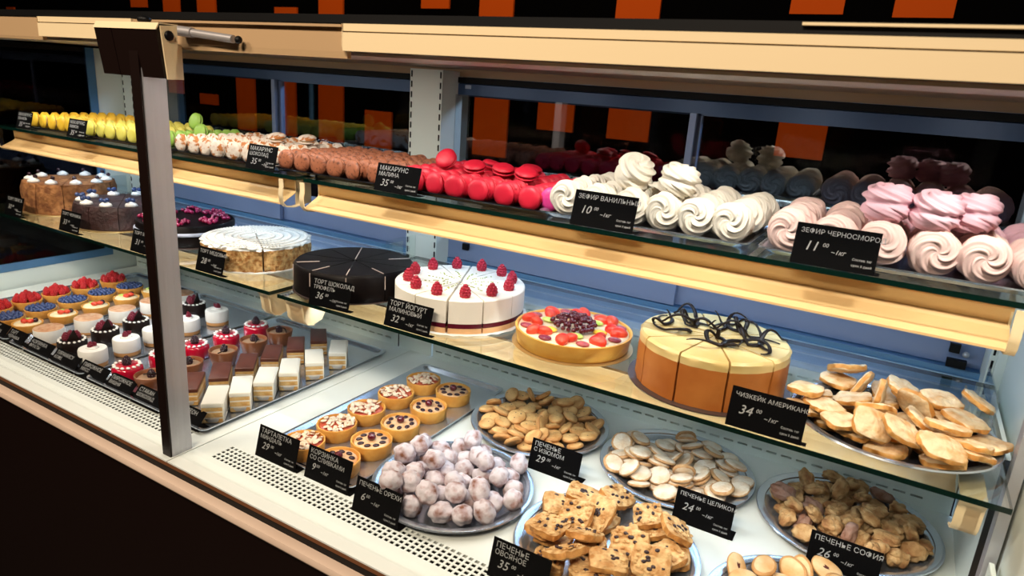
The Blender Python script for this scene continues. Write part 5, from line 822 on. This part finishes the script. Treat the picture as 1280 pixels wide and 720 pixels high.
# cheesecake
c=thing('baked_cheesecake','tall golden cheesecake in slices with dark chocolate squiggles on top','cake',(-.223,1.080,SZ))
MB().lathe([(0,0),(.131,0),(.131,.0022),(0,.0022)],64).build('cake_board',M_BOARDK,c)
M_CKS=mat('baked_cheesecake_side',(.40,.11,.014),.5,col2=(.56,.20,.04),nscale=16,nlo=.3,nhi=.75,bump=.15,bscale=80)
M_CKT=mat('cheesecake_top',(.78,.60,.27),.35,col2=(.62,.42,.13),nscale=12,nlo=.45,nhi=.8,bump=.15,bscale=30)
for i in range(10):
    a0=.13+i*PI/5+.0; s=wedge(.119,.082,a0,a0+PI/5,[(.066,0),(.082,1)],gap=.0016,z0=.0024,n=8,jag=.0018,seed=i,round_=.004)
    s.build('slice',[M_CKS,M_CKT],c,smooth=35)
def loops(seed,cx,cy,rr0,n,turn,ph,zz=.0835,lift=.014,sz=.0034):
    pts=[];rs=[]
    for i in range(n):
        t=i/(n-1); a=ph+turn*t
        x=cx+rr0*math.cos(a)*(1-.25*t)+.050*(t-.5)*math.cos(seed); y=cy+rr0*math.sin(a)*(1-.25*t)+.050*(t-.5)*math.sin(seed)
        z=zz+.0016+lift*max(0,math.sin(a*1.5+seed))
        pts.append((x,y,z)); rs.append(sz*(.5+math.sin(t*PI)*.7))
    return pts,rs
for k,(cx,cy,rr0,turn,ph,sd,li) in enumerate([(.02,.06,.024,9.0,1.0,4.1,.016),(-.06,.05,.020,8,2.2,2.2,.018),(-.058,.022,.026,9.2,2.0,.3,.020),(-.018,.030,.024,8.0,.5,1.2,.018),(.028,.040,.020,8.5,3.5,.1,.022),(.060,.010,.030,7.0,1.0,2.6,.020),(.010,-.035,.026,8.6,4.0,.7,.010),(-.055,-.025,.022,6.5,3.2,5.8,.006),(.050,-.028,.026,7.5,5.0,3.4,.008),(.086,.012,.018,5.0,.6,4.5,.016),(-.088,.004,.017,5.4,2.6,1.8,.010)]):
    pts,rs=loops(sd,cx,cy,rr0,40,turn,ph,lift=li)
    MB().tube(pts,rs,6,flat=.55).build('chocolate_squiggle',M_CHOC,c,smooth='all')
MB().box(.006,.012,-.020,-.014,.0835,.100).build('chocolate_chip',M_CHOC,c)

# chocolate cake
c=thing('chocolate_cake','low dark glossy chocolate cake in slices with thin pale cut edges','cake',(-1.010,1.086,SZ))
MB().lathe([(0,0),(.1315,0),(.1315,.002),(0,.002)],64).build('cake_board',M_BOARDK,c)
M_CKD=mat('dark_cake',(.0035,.0018,.0018),.42,spec=.12)
M_PIP=mat('pale_cream_line',(.62,.50,.44),.5)
for i in range(10):
    a0=.30+i*PI/5; s=wedge(.129,.060,a0,a0+PI/5,[(.060,0)],gap=.0009,z0=.0022,n=9,round_=.006)
    o=s.build('slice',[M_CKD],c,smooth=45)
    if i in (0,5,6,7,8,2):
        a=a0+PI/5; ca,sa=math.cos(a),math.sin(a); b=MB(); hw=.0009
        r1,r2=(.075,.122) if i!=2 else (.01,.122)
        b.add([(r1*ca-hw*sa,r1*sa+hw*ca,.0600),(r2*ca-hw*sa,r2*sa+hw*ca,.0600),(r2*ca+hw*sa,r2*sa-hw*ca,.0600),(r1*ca+hw*sa,r1*sa-hw*ca,.0600)]+[(r1*ca-hw*sa,r1*sa+hw*ca,.0612),(r2*ca-hw*sa,r2*sa+hw*ca,.0612),(r2*ca+hw*sa,r2*sa-hw*ca,.0612),(r1*ca+hw*sa,r1*sa-hw*ca,.0612)],[(0,3,2,1),(4,5,6,7),(0,1,5,4),(1,2,6,5),(2,3,7,6),(3,0,4,7)])
        b.add([(.1295*ca-hw*sa,.1295*sa+hw*ca,.028),(.1295*ca+hw*sa,.1295*sa-hw*ca,.028),(.1305*ca,.1305*sa,.028),(.1285*ca-hw*sa,.1285*sa+hw*ca,.056),(.1285*ca+hw*sa,.1285*sa-hw*ca,.056),(.1305*ca,.1305*sa,.056)],[(0,1,2),(3,5,4),(0,3,4,1),(1,4,5,2),(2,5,3,0)])
        b.build('cream_line',M_PIP,o)

# white honeycomb-glazed crumb cake
c=thing('white_net_cake','round crumb-sided cake with a white net-patterned top, cut in slices','cake',(-1.335,1.095,SZ))
MB().lathe([(0,0),(.130,0),(.130,.0016),(0,.0016)],64).build('cake_board',M_PAPER,c)
M_CRUMB=mat('golden_crumb',(.34,.13,.025),.85,col2=(.74,.48,.20),nscale=95,bump=1,bscale=160)
M_ICE=mat('white_icing',(.84,.86,.84),.45,bump=.2,bscale=50)
for i in range(8):
    a0=.20+i*PI/4; gp=.003 if i in (1,2,5,6) else .001
    s=wedge(.124,.058,a0,a0+PI/4,[(.050,0),(.058,1)],gap=gp,z0=.0018,n=20,jag=.009,seed=i)
    o=s.build('slice',[M_CRUMB,M_ICE],c,smooth=30)
    b=MB()
    for q in range(5):      # rows of piped scallops
        r=.035+q*.019; nn=3+2*q
        for k in range(nn):
            a=a0+PI/4*(k+.5)/nn; b.tube([(r*math.cos(a-.16/ (1+q)),r*math.sin(a-.16/(1+q)),.0585),((r+.008)*math.cos(a),(r+.008)*math.sin(a),.0597),(r*math.cos(a+.16/(1+q)),r*math.sin(a+.16/(1+q)),.0585)],.0016,5)
    stuff(b.build('piped_net',M_PURE,o,smooth='all'))

# berry-topped dark cake, dark berry cake, honey cake
c=thing('currant_cake','dark chocolate cake topped with pink currants, half behind the steel upright','cake',(-1.628,1.110,SZ))
MB().lathe([(0,0),(.125,0),(.125,.002),(0,.002)],48).build('cake_board',M_BOARDK,c)
MB().lathe([(0,.0022),(.118,.0022),(.120,.004),(.120,.052),(.116,.056),(0,.056)],56).build('cake_body',M_CKD,c,smooth=45)
rnd=random.Random(8); m=MB()
M_CURR=mat('pink_currants',(.16,.004,.03),.2,col2=(.38,.015,.09),nscale=40,coat=.4)
for g in range(8):
    ga=2*PI*g/8; gx,gy=.085*math.cos(ga),.085*math.sin(ga)
    for i in range(22):
        a=rnd.uniform(0,6.28); r=.026*math.sqrt(rnd.random()); m.blob((gx+r*math.cos(a),gy+r*math.sin(a),.060+.012*rnd.random()*(1-r/.03)),.0052,.0052,.0052,7,5)
stuff(m.build('currants',M_CURR,c,smooth='all'))
MB().lathe([(.119,.030),(.1245,.032),(.1245,.037),(.119,.040)],56).build('cream_band',mat('bluish_cream',(.45,.50,.65),.5),c,smooth='all')
def dollop_cake(name,label,x,y,Rr,h,mb_,n,mberry,jag,sd,slices=10):
    c=thing(name,label,'cake',(x,y,SZ))
    MB().lathe([(0,0),(Rr+.012,0),(Rr+.012,.0014),(0,.0014)],48).build('cake_board',M_BOARD,c)
    for i in range(slices):
        a0=i*2*PI/slices; o=wedge(Rr,h,a0,a0+2*PI/slices,[(h,0)],gap=.0008,z0=.0016,n=8,jag=jag,seed=i+sd,round_=.005).build('slice',[mb_],c,smooth=35)
        a=a0+PI/slices; cx,cy=(Rr-.024)*math.cos(a),(Rr-.024)*math.sin(a)
        MB().lathe([(0,h+.014),(.006,h+.012),(.0145,h+.007),(.0165,h+.001),(0,h-.001)],16,cx=cx,cy=cy).build('cream_dollop',M_PURE,o,smooth='all')
        b=MB(); 
        for k in range(3 if mberry is M_BLUEB else 1): b.blob((cx-.004+.008*math.cos(k*2.1+i),cy+.008*math.sin(k*2.1+i),h+.0165),.0062,.0062,.006,8,6)
        b.build('berry',mberry,o,smooth='all')
dollop_cake('crumb_cake','tall brown crumb cake with cream dollops and berries, second from the end panel',-2.185,1.112,.122,.088,mat('brown_crumb',(.17,.055,.015),.85,col2=(.40,.17,.055),nscale=55,bump=1,bscale=120),10,M_DKB,.006,2)
dollop_cake('blueberry_cake','dark chocolate cake with cream dollops and blueberries, beside the tall brown crumb cake',-1.905,1.105,.122,.064,mat('dark_crumb',(.020,.007,.007),.6,col2=(.05,.018,.018),nscale=50,bump=.8,bscale=120),10,M_BLUEB,.003,20)

# ------------------------------------------------------------------ macarons on the upper shelves
UZ=1.3603
def macaron_proto(ms,mf,sp=0):
    t=thing('macaron','x','macaron')
    Rm=.0215
    def shell(s,sd):
        m=MB(); prof=[(0,.0088),(.009,.0086),(.0145,.0078),(.0185,.0060),(.0203,.0042),(.0206,.0036),(.0219,.0030),(.0219,.0014),(.0190,.0008),(0,.0008)]
        m.lathe([(r,(z+.0012)*s) for r,z in prof],28,wob=lambda r,z,a,k:(r*(1+(.025*noise.noise(Vector((a*9,k*2,sd))) if 5<=k<=7 else 0)),z))
        return m.build('shell',ms,t,smooth='all')
    shell(1,1); shell(-1,5)
    MB().lathe([(0,.0019),(.0175,.0019),(.0180,0),(.0175,-.0019),(0,-.0019)],24).build('filling',mf,t,smooth='all')
    return t
M_MY=mat('yellow_macaron',(.92,.56,.04),.5,bump=.1); M_MYG=mat('lime_macaron',(.78,.70,.14),.5,col2=(.72,.62,.08),nscale=20)
M_MG=mat('green_macaron',(.30,.50,.07),.5)
M_MC=mat('coconut_macaron',(.80,.68,.56),.7,col2=(.48,.16,.03),nscale=75,nlo=.52,nhi=.60,bump=.6,bscale=110)
M_MB=mat('brown_macaron',(.36,.115,.05),.55,col2=(.11,.03,.012),nscale=160,nlo=.5,nhi=.68,bump=.2)
M_MR=mat('red_macaron',(.70,.012,.040),.5,bump=.06); M_MP=mat('magenta_macaron',(.78,.05,.30),.5,bump=.06)
M_F1=mat('pale_filling',(.80,.66,.42),.6); M_F2=mat('dark_filling',(.10,.035,.03),.5); M_F3=mat('dark_red_filling',(.30,.01,.03),.5)
MP={k:macaron_proto(a,b) for k,(a,b) in dict(y=(M_MY,M_F1),l=(M_MYG,M_F1),g=(M_MG,M_F1),c=(M_MC,M_F1),b=(M_MB,M_F2),r=(M_MR,M_F3),p=(M_MP,M_F3)).items()}
rnd=random.Random(21)
def macrow(kind,x,name,gid,col,n=9,y0=1.064,dy=.0282,lastkind=None,z=UZ):
    for j in range(n):
        if kind=='r' and j>3 and False: pass
        k=kind
        q=Euler((PI/2-.16+rnd.gauss(0,.05),rnd.uniform(0,6.28),0)).to_quaternion()
        yaw=rnd.gauss(-.02,.08)
        rot=Quaternion((0,0,1),yaw)@Quaternion((1,0,0),PI/2-.08+rnd.gauss(0,.05))@Quaternion((0,0,1),rnd.uniform(0,6.28))
        pos='at the front of' if j==0 else '%s back in'%ORD[j]
        lab='%s macaron on edge, %s row %s of its tray'%(name,pos,col)
        inst(MP[k],(x+rnd.gauss(0,.0016),y0+j*dy+rnd.gauss(0,.001),z+.0238),rot,lab,gid)
def mactray(x0,x1,label,y1=1.345):
    rect_tray('macaron_tray',x0,x1,1.038,y1,UZ,mat('black_lacquer_tray',(.012,.012,.016),.12,coat=.5),label,rim=.009,hh=.008)
COLN=['one','two','three','four','five','six','seven']
def block(kind,xs,name,gid,**k):
    for i,x in enumerate(xs): macrow(kind,x,name,gid,COLN[i],**k)
mactray(-2.275,-2.025,'black tray under the yellow macarons')
mactray(-1.985,-1.705,'black tray under the lime-yellow macarons')
mactray(-1.685,-1.605,'narrow black tray under the green macarons')
mactray(-1.590,-1.235,'black tray under the white toasted macarons')
mactray(-1.215,-.905,'black tray under the brown macarons')
mactray(-.895,-.525,'black tray under the red macarons')
block('y',[-2.240,-2.190,-2.140,-2.090,-2.050],'yellow','yellow macarons')
block('l',[-1.955,-1.905,-1.857,-1.810,-1.763,-1.728],'pale lime','lime macarons') if False else block('l',[-1.950,-1.902,-1.854,-1.806,-1.758],'pale lime','lime macarons')
block('g',[-1.645],'green','green macarons')
block('c',[-1.556,-1.506,-1.462,-1.416,-1.363,-1.309,-1.262],'white toasted-coconut','coconut macarons')
block('b',[-1.190,-1.142,-1.094,-1.046,-.992,-.934],'speckled brown','brown macarons')
block('r',[-.872,-.828,-.784,-.735,-.684,-.628,-.575],'bright red','red macarons',n=9)
# loose ones on top
def lay(k,x,y,z,rx,ry,label,g=None): inst(MP[k],(x,y,z),Euler((rx,ry,0)),label,g)
ZT=UZ+.0558
lay('r',-.822,1.150,ZT+.006,.95,.15,'red macaron tipped up on the heap beside the pale column')
lay('r',-.742,1.135,ZT,.30,.12,'red macaron lying on the red rows next to the tipped-up one')
lay('r',-.735,1.190,ZT,-.1,.20,'pink-red macaron lying behind the flat one on the red rows')
lay('r',-.685,1.150,ZT,.22,.18,'red macaron lying flat in the middle of the red heap')
lay('r',-.650,1.200,ZT,.05,.15,'pink-red macaron lying behind the middle of the red heap')
lay('r',-.625,1.135,ZT,.28,.20,'red macaron lying flat at the magenta end of the red heap')
for i,(x,y) in enumerate([(-.543,1.085),(-.545,1.128),(-.548,1.200),(-.552,1.235)]):
    inst(MP['p'],(x+.002,y,UZ+.0238),Quaternion((0,0,1),.45)@Quaternion((1,0,0),PI/2-.2),'magenta macaron on edge at the end of the red tray, %s from the front'%ORD[i],'magenta macarons')
lay('g',-1.640,1.165,ZT+.012,1.3,.1,'green macaron standing on top of the green row, towards the yellow ones')
lay('g',-1.602,1.150,ZT-.012,1.35,.1,'green macaron standing beside the one on top of the green row')
for i,(x,y) in enumerate([(-1.33,1.16),(-1.27,1.20)]): lay('c',x,y,ZT,.2,.1,'white macaron lying on the toasted rows, %s of two'%ORD[i])

# ------------------------------------------------------------------ zefir (piped meringue) on the upper shelf
M_ZW=mat('white_zefir',(.88,.82,.70),.65,bump=.12,bscale=90,sss=.0)
M_ZP=mat('pink_zefir',(.86,.60,.54),.65,col2=(.88,.66,.60),nscale=12,bump=.12,bscale=90)
M_ZM=mat('mauve_zefir',(.82,.50,.58),.65,bump=.12,bscale=90)
def zefir(mt,seed,half=False,name='zefir'):
    m=MB(); nu,nv=84,54; V=[];F=[]
    for j in range(1,nv):
        ph=PI*j/nv
        for i in range(nu):
            a=2*PI*i/nu
            pol=min(ph,PI-ph)/(PI/2)                      # 0 at the tips, 1 at the seam
            tw=(3.4*(1-pol)**1.1)*(1 if ph<PI/2 else -1)+.5*math.cos(ph)
            w_=math.cos(5*(a+tw)+seed); w_=w_*.6+.4*math.cos(10*(a+tw)+2*seed+.8)
            rd=.07*w_+.03*math.cos(4*(a+tw*1.2)+seed*2)
            base=1+.06*noise.noise(Vector((math.cos(a)*1.4,math.sin(a)*1.4,ph+seed*7)))
            seam=1-.20*math.exp(-((ph-PI/2)/.10)**2)
            k=(1+rd)*base*seam
            dimp=1-.16*math.exp(-(pol/.16)**2)
            x=.0325*math.sin(ph)**.8*math.cos(a)*k; y=.0325*math.sin(ph)**.8*math.sin(a)*k
            z=.0265*math.copysign(abs(math.cos(ph))**.85,math.cos(ph))*dimp+math.copysign(.0036,math.cos(ph))*w_*(1-pol)**.5*min(1,pol*5)
            V.append((x,y,z))
    V.append((0,0,.0265*.80)); V.append((0,0,-.0265*.80)); T=len(V)-2
    for j in range(nv-2):
        for i in range(nu):
            l=(i+1)%nu; F.append((j*nu+i,(j+1)*nu+i,(j+1)*nu+l,j*nu+l))
    for i in range(nu): l=(i+1)%nu; F.append((T,i,l)); F.append((T+1,(nv-2)*nu+l,(nv-2)*nu+i))
    return m.add(V,F).mesh('zefir',mt,'all')
def put_z(me,loc,rot,label,g=None,s=1):
    o=link('zefir',me); o.location=loc; o.rotation_mode='QUATERNION'; o.rotation_quaternion=rot; o.scale=(s,)*3
    return tag(o,label,'zefir',g)
ZW=[zefir(M_ZW,i) for i in range(4)]; ZPk=[zefir(M_ZP,i+.5) for i in range(4)]; ZMv=[zefir(M_ZM,i+.3) for i in range(2)]
rect_tray('zefir_tray',-.548,-.188,1.042,1.300,UZ,M_TRAY,'polished tray under the white piped zefir',rim=.014,hh=.009)
rect_tray('zefir_tray',-.176,.205,1.042,1.320,UZ,M_TRAY,'polished tray under the pink piped zefir',rim=.014,hh=.009)
rnd=random.Random(33)
def stand(yaw=0,lean=0): return Quaternion((0,0,1),yaw)@Quaternion((1,0,0),PI/2-lean)@Quaternion((0,0,1),rnd.uniform(0,6.28))
for i,x in enumerate([-.502,-.446,-.390,-.333,-.277,-.219]):
    for j in range(4):
        put_z(ZW[(i+j)%4],(x+rnd.gauss(0,.002),1.078+j*.0605+rnd.gauss(0,.0015),UZ+.0345),stand(rnd.gauss(0.02,.10),.14),'white piped zefir on edge, row %s of its tray, %s from the front'%(COLN[i],ORD[j]),'white zefir on the tray',.93)
put_z(ZW[0],(-.402,1.108,UZ+.088),Euler((.35,.45,0)).to_quaternion(),'cream-white zefir on top of the heap, just behind its price card')
put_z(ZW[1],(-.322,1.100,UZ+.084),Euler((.10,.15,1)).to_quaternion(),'cream-white zefir on top of the heap, the lower of the top two')
for i,x in enumerate([-.138,-.077,-.014,.047,.107,.168]):
    for j in range(4):
        put_z((ZPk if j<2 or i<2 else ZMv)[(i+j)%2],(x+rnd.gauss(0,.002),1.080+j*.060+rnd.gauss(0,.0015),UZ+.0350),stand(rnd.gauss(0.02,.10),.14),'pink piped zefir on edge, row %s of its tray, %s from the front'%(COLN[i],ORD[j]),'pink zefir on the tray',.97)
for x,y,z,rx,ry,l in ((-.020,1.100,.091,.05,.03,'pink zefir lying on the heap, just beyond the double stack'),(.040,1.092,.0885,.10,-.05,'pink zefir lying on the heap, first of the two touching ones'),(.085,1.122,.0885,.05,.1,'pink zefir lying on the heap, second of the two touching ones')):
    put_z(ZMv[0],(x,y,UZ+z),Euler((rx,ry,rnd.uniform(0,3))).to_quaternion(),l)

# ------------------------------------------------------------------ price cards
card(-.937,.789,D,'ТАРТАЛЕТКА','МИНДАЛЬ','29','black price card reading 29 in front of the almond tartlets')
card(-.807,.792,D,'КОРЗИНКА','СО СЛИВКАМИ','9','black price card reading 9 in front of the cherry tartlets')
card(-.668,.766,D,'ПЕЧЕНЬЕ ОРЕХИ','','6','black price card reading 6 in front of the sugar balls',w=.10)
card(-.388,.764,D,'ПЕЧЕНЬЕ','ОВСЯНОЕ','35','black price card in front of the oat bars',w=.10)
card(-.485,1.072,D,'ПЕЧЕНЬЕ','С ИЗЮМОМ','29','black price card at the rim of the raisin cookie tray')
card(-.195,1.078,D,'ПЕЧЕНЬЕ ЦЕЛИКОМ','','24','black price card reading 24 at the rim of the dusted cookie tray',w=.102)
card(.030,1.086,D,'ПЕЧЕНЬЕ СОФИЯ','','26','black price card reading 26 at the rim of the folded cookie tray',w=.106)
card(-.108,.9415,SZ,'ЧИЗКЕЙК АМЕРИКАНС','','34','black price card reading 34 in front of the cheesecake',w=.104,h=.058,flap=.011)
card(-.748,.9395,SZ,'ТОРТ ЙОГУРТ','МАЛИНОВЫЙ','32','black price card in front of the raspberry cake',w=.106,h=.054,flap=.011)
card(-.945,.9395,SZ,'ТОРТ ШОКОЛАД','ТРЮФЕЛЬ','36','black price card in front of the chocolate cake',w=.098,h=.058,rz=.10,flap=.011)
card(-1.311,.9395,SZ,'ТОРТ МЕДОВЫЙ','','28','black price card in front of the white net cake',w=.092,h=.056,flap=.011)
card(-1.560,.9395,SZ,'ТОРТ ЯГОДНЫЙ','','31','black price card in front of the currant cake',w=.092,h=.056,flap=.011)
card(-1.880,.9395,SZ,'ТОРТ ЧЕРНИКА','','33','black price card in front of the blueberry cake',w=.092,h=.056,flap=.011)
card(-2.165,.9395,SZ,'ТОРТ ПРАГА','','30','black price card in front of the tall crumb cake',w=.092,h=.056,flap=.011)
card(-.417,1.018,UZ,'ЗЕФИР ВАНИЛЬНЫЙ','','10','black price card reading 10 in front of the white zefir',w=.110,h=.058,flap=.018)
card(-.070,1.018,UZ,'ЗЕФИР ЧЕРНОСМОРОД','','11','black price card reading 11 in front of the pink zefir',w=.108,h=.058,flap=.018)
card(-.846,1.018,UZ,'МАКАРУНС','МАЛИНА','35','black price card at the red macarons',w=.106,h=.054,flap=.018)
card(-1.225,1.018,UZ,'МАКАРУНС','ШОКОЛАД','35','black price card between the toasted and brown macarons',w=.092,h=.054,flap=.018)
card(-1.600,1.018,UZ,'МАКАРУНС','','35','black price card at the start of the toasted macarons, cut by the upright',w=.086,h=.050,flap=.018)
card(-1.945,1.018,UZ,'МАКАРУНС','ЛИМОН','35','black price card in front of the lime macarons',w=.086,h=.050,flap=.018)
card(-2.215,1.018,UZ,'МАКАРУНС','ВАНИЛЬ','35','black price card in front of the yellow macarons',w=.080,h=.050,flap=.018)
for i,(x,a,b_) in enumerate([(-1.985,'ТАРТ','МАЛИНА'),(-1.897,'ТАРТ','ЧЕРНИКА'),(-1.782,'КОРЗИНКА','ФРУКТЫ'),(-1.666,'ТИРАМИСУ','КОФЕ'),(-1.549,'ПИРОЖНОЕ','МУСС'),(-1.440,'ПИРОЖНОЕ','ВИШНЯ'),(-1.335,'СТАКАН','ШОКОЛАД'),(-1.205,'НАПОЛЕОН','')]):
    w_=(.082,.086,.105,.105,.108,.095,.095,.10)[i]
    card(x,.777,D,a,b_,'19','black price card at the front of the deck before the '+['raspberry tartlets','blueberry tartlets','fruit tartlets','cocoa-dusted cakes','white mousse cakes','red glazed cakes','chocolate cups','white cake slices'][i],w=w_,h=.042,lean=.75)
